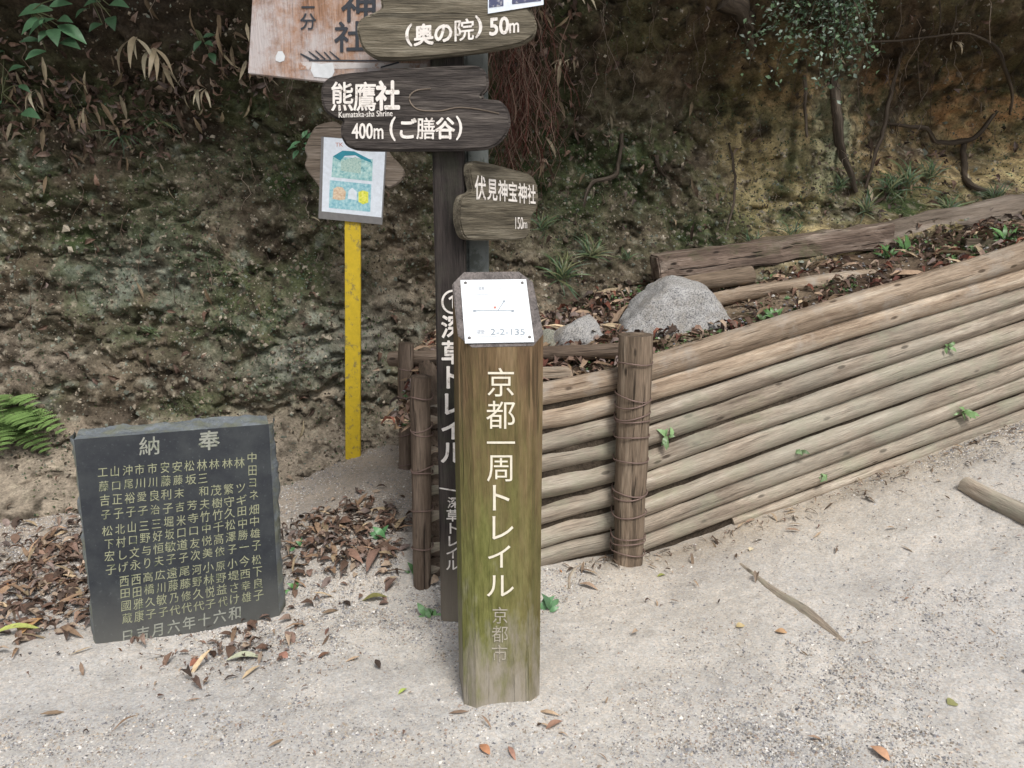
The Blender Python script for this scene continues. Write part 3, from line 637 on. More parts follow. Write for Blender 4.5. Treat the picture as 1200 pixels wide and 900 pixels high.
# loose pole laid across the left end of the terrace
def loose(name, pts, rad, mat, label, cat, sides=14, n=40, rough=.08, seed=0, flat=None, group=None):
    v, f, gc = tube(np.array(pts), rad, sides, n, rough, seed, flat=flat); o = mk(name, v, f, mat, gc=gc); return tag(o, label, cat, group)
a = PY(458, 421, 4.02); b = PY(727, 411, 3.52)
loose('pole', [a, (a+b)/2+[0, 0, -.004], b], [.038, .04, .036], M_dark_stake, 'brown round pole lying level across the left end of the terrace, behind the trail post', 'pole', seed=81)
c = PY(640, 437, 3.40); v, f, gc = box(c, (.20, .07, .04), rotz(.1), .004, 0, 5, jit=.003)
tag(mk('short_board', v, f, M_log, gc=gc, smooth=False), 'short sawn board end sticking out right of the trail post', 'board')
# beams behind the fence
def beam(name, pa, pb, h, d, mat, label, cat, seed, jit=.006):
    pa, pb = np.array(pa), np.array(pb); L = np.linalg.norm(pb-pa); v, f, gc = box((pa+pb)/2, (L, d, h), frame(pb-pa), .010, 0, seed, (24, 2, 2), jit)
    return tag(mk(name, v, f, mat, gc=gc, smooth=False), label, cat)
beam('square_beam', PY(767, 313, 4.55), PY(1040, 275, 4.60), .13, .22, M_beam, 'long squared old beam lying behind the fence at the foot of the bank', 'beam', 3, .022)
a, b = PY(1030, 277, 4.62), PY(1260, 238, 4.75)
loose('rotten_log', [a, (a+b)/2+[0, 0, .01], b], [.078, .066, .085], M_slabwood, 'rotten split log lying beyond the end of the squared beam', 'log', 18, 90, .5, 83)
a, b = PY(795, 334, 4.2), PY(880, 322, 4.3)
loose('short_log', [a, b], [.035, .05], M_stake, 'short dark log behind the granite boulder', 'log', 14, 30, .12, 84)
a, b = PY(830, 352, 4.05), PY(1070, 318, 4.22)
loose('split_pole', [a, (a*2+b)/3+[0, 0, .012], b], [.034, .036, .03], M_log, 'pale split pole lying close behind the top fence log', 'pole', 10, 50, .25, 85)
c = PY(1152, 291, 4.35); v, f, gc = box(c, (.19, .16, .10), rotz(-.35)@np.eye(3), .005, 0, 9, (4, 2, 2), .006)
tag(mk('wood_block', v, f, M_beam, gc=gc, smooth=False), 'cut block of brown wood beside the top fence log at far right', 'block')
a, b = PY(838, 388, 3.85), PY(900, 364, 3.95)
loose('bark_piece', [a, b], [.03, .022], M_beam, 'dark rotten piece of wood between boulder and fence', 'wood piece', 10, 24, .3, 86)
# boulders
def rock(name, c, sc, label, seed, mat, rz=0, sub=5, amp=.16, facets=5):
    import bmesh
    bm = bmesh.new(); bmesh.ops.create_icosphere(bm, subdivisions=sub, radius=1); v = np.array([q.co[:] for q in bm.verts]); f = np.array([[q.index for q in p_.verts] for p_ in bm.faces]); bm.free()
    r2 = np.random.default_rng(seed)
    for _ in range(facets):   # broken faces
        n_ = r2.normal(size=3); n_[2] = abs(n_[2])*.6; n_ /= np.linalg.norm(n_); h = r2.uniform(.55, .8); e = v@n_-h; v = v-np.where(e > 0, e*.85, 0)[:, None]*n_
    v = v*(1+amp*fbm(v*1.4, 3, seed)+.03*fbm(v*7, 3, seed+1)+.012*fbm(v*25, 2, seed+2))[:, None]
    v = (v*np.array(sc))@rotz(rz).T+np.array(c)
    return tag(mk(name, v, f, mat), label, 'boulder' if sc[0] > .15 else 'stone')
def granite(name, a, b, c):
    m, nt, bs = newmat(name); tc = N(nt, 'ShaderNodeTexCoord'); o = tc.outputs['Object']
    n = noise(nt, o, 150, 3, .7); c1 = ramp(nt, [(.36, c), (.46, a), (.62, b)], n)
    c1 = mix(nt, .6, c1, ramp(nt, [(.35, (.75, .72, .66)), (.65, (1.15, 1.15, 1.15))], noise(nt, o, 9, 5, .65)), 'MULTIPLY')
    c1 = mix(nt, ramp(nt, [(.52, g1(0)), (.68, g1(.55))], noise(nt, o, 6.5, 5, .75)), c1, (.20, .165, .115))
    nt.links.new(c1, bs.inputs['Base Color']); bs.inputs['Roughness'].default_value = .85
    bump(nt, bs, noise(nt, o, 45, 6, .75), .6, .012); return m
M_gran = granite('speckled_granite', (.30, .30, .305), (.46, .455, .445), (.11, .11, .12))
M_gran2 = granite('mossy_stone', (.20, .21, .17), (.30, .29, .25), (.10, .10, .09))
def boulder():
    # silhouette: low left shoulder, flat-topped peak, steep slanted right flank
    c = PY(793, 382, 3.95); import bmesh
    bm = bmesh.new(); bmesh.ops.create_icosphere(bm, subdivisions=5, radius=1); v = np.array([q.co[:] for q in bm.verts]); f = np.array([[q.index for q in p_.verts] for p_ in bm.faces]); bm.free()
    v = np.sign(v)*np.abs(v)**.62; v = v/np.abs(v).max()
    pl = [((-.75, -.1, .75), .78), ((.0, -.25, 1), .90), ((.85, -.1, .62), .86), ((.35, -.1, 1), .90), ((0, -1, .25), .80), ((.6, -.8, .3), .95), ((-.5, -.8, .5), .82), ((-.15, -.6, .9), .97)]
    v = v+.05*np.stack([fbm(v*1.6+j*7, 3, 400+j) for j in range(3)], -1)
    for n_, h in pl: n_ = np.array(n_); n_ = n_/np.linalg.norm(n_); e = v@n_-h; v = v-np.where(e > 0, e*.93, 0)[:, None]*n_
    v = v*(1+.04*fbm(v*2, 3, 5)+.03*fbm(v*6, 3, 6)+.014*fbm(v*20, 2, 7)-.05*(1-ss(0, .05, np.abs(fbm(v*2.1, 3, 8)))))[:, None]*np.array([.275, .20, .265])
    tag(mk('granite_boulder', v+c+[0, 0, -.02], f, M_gran), 'big speckled grey granite boulder behind the thick fence stake', 'boulder')
boulder()
rock('slab_stone', PY(683, 400, 3.95), (.15, .12, .16), 'pale flat stone half covered with leaves left of the boulder', 14, M_gran, .3, facets=7)
rock('mossy_stone', PY(643, 400, 3.95), (.075, .08, .06), 'small mossy round stone just right of the trail post plate', 22, M_gran2, .1, 4)
rock('mossy_stone', PY(905, 352, 4.3)+[0, 0, -.02], (.09, .08, .05), 'small green stone among the poles right of the boulder', 25, M_gran2, .1, 4)

# ------------------------------------------------------------------ trail marker post (front)
gp = GH(583, 826); 
trail_o = empty('trail_post', (-.044, 2.36, 0), 'thick chamfered wooden trail post stained green, with a white plate on its slanted top', 'signpost')
YW = R(9); Rz = rotz(YW); TC = np.array([-.044, 2.355, 0]); HW = .122; HD = .118; CH = .036
def octo(h, d, c): return np.array([(-h+c, -d), (h-c, -d), (h, -d+c), (h, d-c), (h-c, d), (-h+c, d), (-h, d-c), (-h, -d+c)])
o8 = octo(HW, HD, CH); zt = lambda y: 1.13+(y+HD)/(2*HD)*.185
rows = np.linspace(-.05, 1, 40); V = []; G = []
for r_ in rows:
    for (x, y) in o8:
        z = r_*zt(y) if r_ > 0 else r_; k = 1-.02*max(0, 1-r_)
        V.append((x*k, y*k, z)); G.append((x, y, z*.08))
V = np.array(V); V[:, :2] += (fbm(V*[30, 30, 1.5], 2, 5)*.0012)[:, None]
F_ = [tuple(q) for q in grid_faces(40, 8, True)]; body = V@Rz.T+TC
F_.append(tuple(range(7, -1, -1)))
import bmesh
bm = bmesh.new(); vs = [bm.verts.new(tuple(q)) for q in body]
for q in F_: bm.faces.new([vs[i] for i in q])
bmesh.ops.recalc_face_normals(bm, faces=bm.faces[:])
me_f = [tuple(q.index for q in p_.verts) for p_ in (bm.verts.index_update() or bm.faces)]; bm.free()
o = mk('post_body', body, me_f, M_trail, smooth=False, gc=np.array(G)); adopt(o, trail_o)
# slanted top cap (own part: grey end grain)
sl = math.atan2(.185, 2*HD)
capb = np.array([(x*1.004, y*1.004, zt(y)+.001) for x, y in o8]); capt = np.array([(x*.97, y*.97, zt(y)+.007) for x, y in o8])
cv = np.vstack([capb, capt])@Rz.T+TC; cf = [(i, (i+1) % 8, 8+(i+1) % 8, 8+i) for i in range(8)]+[tuple(range(8, 16))]
gcc = np.vstack([capb, capt])*[1, .08, 1]; gcc = gcc[:, [0, 2, 1]]
adopt(mk('post_top', cv, cf, M_trailtop, smooth=False, gc=gcc), trail_o)
ntop = Rz@np.array([0, -math.sin(sl), math.cos(sl)])
pt = Plane(np.array([0, 0, 0])+TC+Rz@np.array([0, -HD, zt(-HD)+.007]), n=ntop)
adopt(plate('plate', pt, [(539.5, 328), (616.5, 327), (626, 400.5), (545, 402)], .003, M_plate, off=.004, bev=.0006, round_=False), trail_o)
pl_o = bpy.data.objects['plate']
def ink(poly, off=.0046): return pt.hit(np.array([q[0] for q in poly]), np.array([q[1] for q in poly]), off)
def quads(name, plane, polys, mat, parent, off):
    for i, q in enumerate(polys):
        v = plane.hit(np.array([a[0] for a in q], float), np.array([a[1] for a in q], float), off+i*.00005)
        o = mk(name, v, [tuple(range(len(q)))[::-1]], mat, smooth=False); adopt(o, parent)
        if parent.type != 'EMPTY': o.location = (0, 0, 0)
    return o
def hl(x0, x1, y, t, y1=None): y1 = y if y1 is None else y1; return [(x0, y-t/2), (x1, y1-t/2), (x1, y1+t/2), (x0, y+t/2)]
M_ink2 = plain('faint_grey_print', (.55, .58, .62), .5); M_red = plain('red_print', (.5, .2, .16), .5)
quads('route_line', pt, [hl(556, 601, 364, 1.1), [(583, 363.6), (584.4, 363.6), (591.2, 353), (590, 353)]], M_ink, pl_o, .0052)
quads('route_end', pt, [[(x-1.6, y-1.2), (x+1.6, y-1.2), (x+1.6, y+1.2), (x-1.6, y+1.2)] for x, y in ((556, 364), (601, 364), (590.6, 353))], M_ink, pl_o, .0054)
quads('location_dot', pt, [[(578.6, 359), (581.6, 359), (581.6, 361.3), (578.6, 361.3)]], M_red, pl_o, .0052)
quads('print_rule', pt, [hl(568, 590, 332.5, .8), hl(568, 576, 358.5, .9), hl(553, 580, 345, .6), hl(589, 606, 346, .6), hl(552, 570, 372, .6), hl(553, 566, 376, .6), hl(553, 617, 384, .5), hl(555, 617.5, 394, .5), hl(570, 612, 397, .7), [(553, 384), (553.6, 384), (555.6, 394), (555, 394)]], M_ink2, pl_o, .0050)
letters('plate_lettering', pt, [('深草', 564, 337.5, 4.2, 4.6), ('トレイル', 585, 337.5, 4.4, 4.6), ('標識', 563.5, 388.8, 5, 6.5)], M_ink2, pl_o, .0052, .01)
letters('plate_number', pt, [('2-2-135', 595, 388.8, 40, 7.0, 0, True)], M_ink, pl_o, .0052, .012)
for (x, y) in ((545.5, 331.5), (612, 331.5), (550, 396), (620.5, 395)):
    c = pt.hit(x, y, .0045); th = np.linspace(0, 2*np.pi, 12, endpoint=False); e1 = np.cross(ntop, [1, 0, 0]); e1 /= np.linalg.norm(e1); e2 = np.cross(ntop, e1)
    r1 = c+.0052*(np.cos(th)[:, None]*e1+np.sin(th)[:, None]*e2); r2_ = c+ntop*.003+.0036*(np.cos(th)[:, None]*e1+np.sin(th)[:, None]*e2)
    adopt(mk('screw', np.vstack([r1, r2_]), [(i, (i+1) % 12, 12+(i+1) % 12, 12+i) for i in range(12)]+[tuple(range(12, 24))], M_screw, smooth=False), pl_o)
for q in pl_o.children: q.location = (0, 0, 0)
pfr = Plane(TC+Rz@np.array([0, -HD, 0]), YW)
letters('lettering', pfr, [('京', 587, 448, 35, 36), ('都', 587, 486, 36, 36), ('一', 587, 519, 36, 32), ('周', 587, 548, 35, 35), ('ト', 584, 583, 38, 37), ('レ', 587, 618, 36, 36), ('イ', 586, 652, 34, 32), ('ル', 586, 686, 36, 32)], M_trailink, trail_o, .0016, .0)
oo = letters('lettering', pfr, [('京', 586, 721, 20, 21), ('都', 586, 743, 20, 21), ('市', 585.5, 766, 20, 22)], M_paleink, trail_o, .0016, -.008)
for o in oo: o['label'] = 'small faint worn character near the foot'

# ------------------------------------------------------------------ dark signpost with two planks and the big white board
YD = 2.72
b0 = PY(526, 733, YD+.055)
sign = empty('signpost', (b0[0], b0[1], 0), 'tall dark wooden signpost with white lettering, carrying the two upper arrow planks', 'signpost')
xl = PY(508.5, 300, YD)[0]; xr = PY(545, 300, YD)[0]; wd = xr-xl; cx = (xl+xr)/2
v, f, gc = box((cx, YD+wd/2, 1.5), (wd, wd, 3.1), None, .006, 2, 2, (1, 1, 40), .0)
v[:, :2] += (fbm(v*[12, 12, 1.5], 2, 6)*.002)[:, None]
adopt(mk('post', v, f, M_darkpost, gc=gc, smooth=False), sign)
pd = Plane((0, YD, 0), 0)
letters('lettering', pd, [('①', 531, 353, 33, 34), ('深', 530.5, 383, 28, 29), ('草', 530.5, 413, 28, 29), ('ト', 529, 442, 31, 31), ('レ', 530.5, 473, 31, 31), ('イ', 529.5, 502, 28, 30), ('ル', 530.5, 530, 31, 29)], M_white, sign, .0022, .022)
letters('lettering', pd, [('深', 531.5, 589, 15, 14), ('草', 530.5, 604, 16, 15), ('ト', 530, 619, 17, 15), ('レ', 530.5, 634, 17, 15), ('イ', 530, 648, 16, 15), ('ル', 530, 662, 16, 14)], M_white, sign, .0022, .014)
quads('painted_line', pd, [hl(515, 540, 572, 1.6, 576)], M_white, sign, .0024)
YP = YD-.045
p1 = Plane((0, YP, 0), 0)
P1 = [(417, 34), (421, 22), (434, 16), (447, 10), (446, 2), (443, -14), (452, -34), (480, -42), (590, -50), (612, -38), (618, -14), (617, 6), (625, 16), (630, 30), (627, 42), (612, 52), (570, 60), (520, 66), (470, 70), (440, 69), (424, 58)]
q1 = plate('sign_plank', p1, P1, .042, M_signgrey, sign, seed=1, bev=.007, rim=M_rim); q1['label'] = 'grey brown plank with rounded end, 50 m'
letters('lettering', p1, [('(', 479, 41, 8, 25, 0, True), ('奥', 496.5, 40.5, 24, 26, -.1), ('の', 519.5, 38, 24, 26, -.1), ('院', 543.5, 35, 25, 27, -.1), (')', 561, 31.5, 8, 25, 0, True), ('50', 585, 30.5, 22, 20, -.1, True), ('m', 602.5, 32.5, 11, 11, -.1, True)], M_white, q1, .0016, .032)
st = quads('sticker', p1, [[(571.7, -6), (637, -14), (637, 5.5), (571.7, 16)]], M_paper, q1, .004); st.location = (0, 0, 0)
M_dk = plain('dark_blue_print', (.06, .07, .14), .5, wear=((.35, .35, .38), 30))
quads('sticker_print', p1, [[(573, -6), (590, -8), (590, 7), (573, 9)], [(600, -8), (634, -12), (634, 1), (600, 5)]], M_dk, q1, .005).location = (0, 0, 0)
P2 = [(376, 104), (378, 97), (386, 90), (400, 86), (447, 82), (500, 78), (556, 76), (567, 80), (573, 92), (572, 104), (563, 113), (570, 116), (586, 117), (596, 128), (599, 144), (594, 158), (583, 170), (568, 176), (500, 177), (420, 177), (406, 172), (399, 160), (399, 148), (402, 141), (392, 139), (381, 131), (376, 118)]
q2 = plate('sign_plank', p1, P2, .042, M_signdark, sign, seed=2, bev=.007, rim=M_rim); q2['label'] = 'dark double lobed plank with white characters, 400 m'
letters('lettering', p1, [('熊', 401, 113, 28, 36), ('鷹', 427.5, 113, 28, 36), ('社', 454.5, 112, 29, 36)], M_white, q2, .0016, .034)
letters('small_lettering', p1, [('Kumataka-sha Shrine', 428.5, 133.5, 63, 7, -.03, True)], M_white, q2, .0016, .012)
letters('lettering', p1, [('400', 424.5, 153.5, 24, 18, 0, True), ('m', 443.5, 156.5, 11, 12, 0, True), ('(', 460, 151, 7, 27, 0, True), ('ご', 477, 151, 23, 26), ('膳', 499, 150.5, 23, 27), ('谷', 521.5, 150, 24, 27), (')', 538, 150, 7, 27, 0, True)], M_white, q2, .0016, .028)
gr = p1.hit(np.array([505, 488, 480, 482, 492, 515, 530, 540, 560, 585.]), np.array([104, 106, 113, 122, 129, 130, 127, 126, 128, 133.]), .001)
v, f, gc = tube(gr, [.0022], 6, 50, .2, 3); mk('carved_ridge', v, f, M_slabwood, gc=gc, parent=q2)
# bolts on planks
for (x, y) in ((556, 96), (583, 120)):
    c = p1.hit(x, y, 0)
# big pale board behind the planks
pb_ = Plane((0, YD+.02, 0), R(-6))
q3 = plate('sign_board', pb_, [(299, -60), (290.5, 86), (380, 96), (503, 106), (510, -40)], .03, M_board, sign, grain_x=False, bev=.002, round_=False, seed=4); q3['label'] = 'large flaking white and rust brown board with black brush writing'
letters('lettering', pb_, [('神', 421, 5, 44, 44, -.02), ('社', 411, 43, 40, 38, -.02)], M_blackink, q3, .002, .015)
letters('small_lettering', pb_, [('二', 361, 2, 17, 20), ('分', 361, 25, 20, 21)], M_blackink, q3, .002, .014)
quads('brush_arrow', pb_, [hl(362, 470, 70.5, 1.8, 71.5), [(351, 63), (353, 62.5), (368, 70), (364, 71.5)], [(361, 60.5), (362.5, 60), (375, 69), (372, 70)], [(369, 59.5), (370.5, 59), (382, 69), (380, 70)], [(379, 61), (380.5, 60.5), (389, 69.5), (387, 70)], [(385.5, 60), (387, 60), (399, 69.5), (396, 70)], [(446, 78), (467, 72), (468, 74), (446, 80)]], M_blackink, q3, .002).location = (0, 0, 0)
M_flake = plain('bare_white_patch', (.58, .60, .62), .6)
quads('paint_flake', pb_, [[(323, 66), (326, 60), (331, 60), (334, 66), (333, 71), (328, 73), (323, 71)], [(366, 73), (375, 75), (390, 73.5), (392, 84), (388, 92), (368, 90), (364, 82)]], M_flake, q3, .0014).location = (0, 0, 0)
quads('paint_band', pb_, [[(350, 72.5), (500, 74.5), (500, 80), (424, 80), (350, 82)]], plain('flaking_white_paint', (.5, .47, .46), .7, wear=((.30, .17, .11), 14)), q3, .0010).location = (0, 0, 0)

# ------------------------------------------------------------------ grey post with the small angled plank
YG = 2.86
gpost = empty('grey_signpost', (PY(559, 300, YG)[0], YG+.04, 0), 'grey post just behind the dark one, carrying the small angled plank', 'signpost')
xl = PY(546, 300, YG)[0]; xr = PY(572.5, 300, YG)[0]
v, f, gc = box(((xl+xr)/2, YG+.04, 1.42), (xr-xl, .08, 2.9), None, .012, 2, 3)
adopt(mk('post', v, f, M_grey_post, gc=gc, smooth=False), gpost)
c = PY(541, 240, 2.66); ps = Plane(c, R(50))
P3 = [(551, 200), (552, 192), (557, 188), (569, 190), (604, 199), (622, 204), (629, 212), (632, 229), (630, 246), (623, 253), (622, 272), (616, 280), (600, 281.5), (550, 282), (543, 276), (538.5, 258), (539, 240), (543, 229), (556, 225), (553, 214)]
q4 = plate('sign_plank', ps, P3, .035, M_signgrey, gpost, seed=6, bev=.005, rim=M_rim)
letters('lettering', ps, [('伏', 563, 220, 13.5, 30, .12), ('見', 577, 222, 12.5, 27, .12), ('神', 589.5, 223.5, 12, 26, .12), ('宝', 601, 225, 11.5, 25, .1), ('神', 612.5, 226.5, 11, 25, .1), ('社', 623, 228, 10, 24, .1)], M_white, q4, .0016, .018)
letters('lettering', ps, [('150', 608.5, 261.5, 9, 14, .02, True), ('m', 615.5, 264, 4.5, 7, .02, True)], M_white, q4, .0016, .012)

# ------------------------------------------------------------------ yellow post with poster
YY = 4.16
ypost = empty('yellow_post', (PY(413, 546, YY)[0], YY+.02, .12), 'scuffed yellow post in front of the bank, carrying a wooden slab and a poster', 'signpost')
pt_ = PY(413, 175, YY); pb2 = PY(413.5, 546, YY)
wd = PY(422.3, 400, YY)[0]-PY(404.2, 400, YY)[0]
v, f, gc = box(((pt_[0]+pb2[0])/2, YY+.012, (pt_[2]+pb2[2])/2-.04), (wd, .024, pt_[2]-pb2[2]+.10), None, .003, 2, 4)
k_ = (pb2[0]-pt_[0])/(pb2[2]-pt_[2]); v[:, 0] += k_*(v[:, 2]-(pt_[2]+pb2[2])/2)
adopt(mk('post', v, f, M_yellow, gc=gc, smooth=False), ypost)
py_ = Plane((0, YY-.012, 0), 0)
SL = [(361, 163), (364, 156), (370, 147), (384, 143), (392, 142), (402, 148), (420, 146), (440, 150), (452, 165), (456, 180), (472, 196), (475, 206), (466, 216), (455, 221), (449, 216), (444, 226), (420, 230), (390, 228), (380, 232), (372, 216), (362, 204), (356, 194), (360, 184), (356, 174)]
psl = Plane((0, YY-.004, 0), 0)
q5 = plate('wooden_slab', psl, SL, .028, M_slabwood, ypost, seed=7, bev=.006, off=0)
q5['label'] = 'gnarled pale wooden slab behind the poster'
sv = plate('poster_sleeve', py_, [(376.5, 160), (454, 166), (448, 263.5), (373, 256)], .003, M_sleeve, ypost, bev=.0006, round_=False)
quads('poster_sheet', py_, [[(379.5, 160.7), (452, 166.5), (447, 254.8), (377, 247.6)]], M_paper, sv, .001).location = (0, 0, 0)
def photo_mat(name, pal, sc):
    m, nt, b = newmat(name); tc = N(nt, 'ShaderNodeTexCoord'); n = noise(nt, tc.outputs['Object'], sc, 4, .7)
    nt.links.new(ramp(nt, [(.3+.4*i/(len(pal)-1), c) for i, c in enumerate(pal)], n), b.inputs['Base Color']); b.inputs['Roughness'].default_value = .35; return m
M_ph1 = photo_mat('faded_cyan_photo_print', [(.08, .22, .26), (.25, .50, .52), (.42, .62, .60), (.6, .78, .78)], 60)
M_ph2 = photo_mat('faded_blue_photo_print', [(.12, .36, .46), (.3, .55, .62), (.5, .7, .72)], 70)
def mp(x, y): return (340+x/5.625, 120+y/5.625)
def mpl(l): return [mp(*q) for q in l]
quads('photo_print', py_, [mpl([(282, 355), (545, 375), (540, 520), (272, 492)])], M_ph1, sv, .0016).location = (0, 0, 0)
quads('photo_print', py_, [mpl([(262, 512), (535, 540), (528, 722), (255, 695)])], M_ph2, sv, .0016).location = (0, 0, 0)
quads('printed_roof', py_, [mpl([(282, 355), (345, 318), (420, 322), (530, 378), (540, 400), (470, 372), (430, 348), (360, 352), (330, 385)])], plain('teal_print', (.03, .25, .33), .4), sv, .0020).location = (0, 0, 0)
quads('printed_building', py_, [mpl([(335, 385), (430, 360), (470, 380), (465, 470), (335, 450)])], photo_mat('pale_teal_print', [(.1, .3, .3), (.4, .55, .5), (.55, .68, .6)], 130), sv, .0018).location = (0, 0, 0)
quads('printed_figure_group', py_, [mpl([(285, 570), (310, 555), (345, 560), (368, 590), (362, 640), (325, 645), (280, 635)])], photo_mat('tan_print', [(.5, .3, .2), (.65, .5, .35), (.8, .7, .55)], 120), sv, .0020).location = (0, 0, 0)
quads('printed_figure_group', py_, [mpl([(385, 580), (410, 562), (440, 590), (438, 645), (380, 635)])], plain('white_print', (.7, .78, .85), .4), sv, .0020).location = (0, 0, 0)
quads('printed_figure_group', py_, [mpl([(450, 590), (480, 580), (515, 590), (515, 660), (480, 672), (450, 655)])], photo_mat('yellow_print', [(.4, .5, .05), (.75, .75, .08), (.8, .8, .3)], 120), sv, .0020).location = (0, 0, 0)
letters('poster_lettering', py_, [('TK', 397.5, 169.5, 9, 4.5, 0, True)], M_red, sv, .0018, .0)

# ------------------------------------------------------------------ inscribed stone
def slatemat(name, c, dust, rough, ns=20, bs=.3, moss=None):
    m, nt, b = newmat(name); tc = N(nt, 'ShaderNodeTexCoord'); o = tc.outputs['Object']
    cc = mix(nt, ramp(nt, [(.42, g1(0)), (.75, g1(.8))], noise(nt, o, 8, 6, .7)), c, dust)
    cc = mix(nt, ramp(nt, [(.62, g1(0)), (.72, g1(.6))], noise(nt, o, 90, 3, .6)), cc, tuple(x*1.5 for x in dust))
    sx = N(nt, 'ShaderNodeSeparateXYZ'); nt.links.new(o, sx.inputs[0])
    cc = mix(nt, ramp(nt, [(.0, g1(.5)), (.22, g1(0))], sx.outputs['Z']), cc, (.15, .15, .135))   # splashed sand at the foot
    if moss: cc = mix(nt, ramp(nt, [(.45, g1(0)), (.6, g1(.8))], noise(nt, o, 12, 5, .7)), cc, moss)
    nt.links.new(cc, b.inputs['Base Color']); b.inputs['Roughness'].default_value = rough; bump(nt, b, noise(nt, o, ns, 6, .75), bs, .02); return m
M_slate = slatemat('dark_slate', (.020, .024, .031), (.055, .063, .066), .42, 60, .05)
M_slater = slatemat('rough_slate', (.13, .15, .165), (.27, .30, .33), .8, 22, .9, (.17, .18, .13))
YS = R(20); c0 = PY(110, 756, 2.615); pst = Plane(c0, YS)
ux = np.array([math.cos(YS), math.sin(YS), 0]); bk = np.array([-math.sin(YS), math.cos(YS), 0])
TLp, TRp, BRp, BLp = pst.hit(86.5, 515), pst.hit(315, 497), pst.hit(326, 700), pst.hit(112, 757)
ztl, ztr = TLp[2], TRp[2]
stone = empty('inscribed_stone', (TLp+TRp)/2*[1, 1, 0]+bk*.06, 'dark grey stone slab carved with columns of names, standing in the gravel', 'stone slab')
nu, nvv, nd = 60, 60, 14; TH = .135
def outline(s, h):  # s 0..1 across, h 0..1 up: front-face point
    L_ = BLp*[1, 1, 0]+[0, 0, -.06]; R_ = BRp*[1, 1, 0]+[0, 0, -.06]
    lo = L_+(R_-L_)*s[..., None]; hi = TLp+(TRp-TLp)*s[..., None]; return lo+(hi-lo)*h[..., None]
S, H = np.meshgrid(np.linspace(0, 1, nu), np.linspace(0, 1, nvv), indexing='ij')
fr = outline(S, H)
V = [fr.reshape(-1, 3)]; Fc = [tuple(q) for q in grid_faces(nu, nvv)]; mi = [0]*len(Fc); b = nu*nvv
def shell(edge, outn, amp, seed, flip, extra=None):
    """rough side running back from an edge of the front face"""
    global b
    m = len(edge); k = np.linspace(0, 1, nd)[None, :, None]; p = edge[:, None]+bk*TH*k
    n_ = fbm(p*[16, 16, 16], 4, seed)*amp+fbm(p*50, 2, seed+3)*amp*.35; prof = (np.sin(np.clip(k[..., 0]*2.6, 0, 1)*np.pi/2))
    p = p+outn*(n_*prof+(extra*prof if extra is not None else 0))[..., None]
    V.append(p.reshape(-1, 3)); fc = grid_faces(m, nd); fc = fc[:, ::-1] if flip else fc
    Fc.extend(tuple(q+b) for q in fc); mi.extend([1]*len(fc)); b += m*nd
dn_ = TH
shell(fr[:, -1], np.array([0, 0, 1.]), .020, 5, False, extra=.0)
shell(fr[0], -ux, .018, 6, False, extra=.012); shell(fr[-1], ux, .018, 7, True, extra=.022)
back = fr+bk*(TH+.002); V.append(back.reshape(-1, 3)); fc = grid_faces(nu, nvv)[:, ::-1]; Fc.extend(tuple(q+b) for q in fc); mi.extend([1]*len(fc))
adopt(mk('slab', np.vstack(V), Fc, mats=[M_slate, M_slater], midx=mi, smooth=True), stone)
M_carve = plain('carved_pale_stone', (.30, .31, .27), .8, wear=((.16, .18, .13), 25)); M_carve2 = plain('lichened_carving', (.31, .32, .21), .85, wear=((.13, .15, .09), 35))
letters('title_lettering', pst, [('納', 175.5, 522.5, 26, 23, -.08), ('奉', 245, 516, 26, 24, -.08)], M_carve, stone, .0018, .018)
cols = ['工藤吉子', '山口正子', '沖尾裕子', '市川愛子', '市川良治', '安藤利子', '安藤末吉', '松坂　芳', '林三和夫', '林　茂樹', '林　繁守', '林　ツギ', '中田ヨネ']
mid = ['松下宏子', '北村しげ', '山口文永', '三野与り', '三好恒夫', '堀坂敏子', '米口道子', '寺口友次', '竹中悦美', '竹千高依', '久松澤子', '田中勝一', '畑中雄子']
low = [None, '西田國蔵', '西田雅康', '高橋久子', '広川敏子', '遠藤乃代', '尾藤修代', '河野久代', '小林悦子', '原野益代', '小堤さけ', '今西幸雄', '松下良子']
items = []; y_t0 = lambda k: 553-18*k
tx = np.linspace(120, 295, 13)
for i in range(13):
    x = tx[i]; k = i/12
    for blk, y_, pit in ((cols[i], 553-12*k-(5 if i == 12 else 0), 16.6-2*k), (mid[i], 622-25*k, 15-1.1*k), (low[i], 683-27*k, 14.7-.9*k)):
        if not blk: continue
        for j, ch in enumerate(blk):
            if ch == '　': continue
            yy = y_+j*pit+random.uniform(-.4, .4); xx = x+(yy-y_t0(k))*(.088-.04*k)+random.uniform(-.4, .4)
            items.append((ch, xx, yy, 12.6*random.uniform(.9, 1.08), 13.4*random.uniform(.9, 1.08), -.08-.12*(yy-545)/190+random.uniform(-.06, .06)))
letters('carved_names', pst, items, M_carve2, stone, .0018, .0)
letters('carved_date', pst, [(ch, 149.5+18*j, 745.5-3.9*j, 16, 16.5, -.2) for j, ch in enumerate('日吉月六年十六和')], M_carve, stone, .0018, .012)

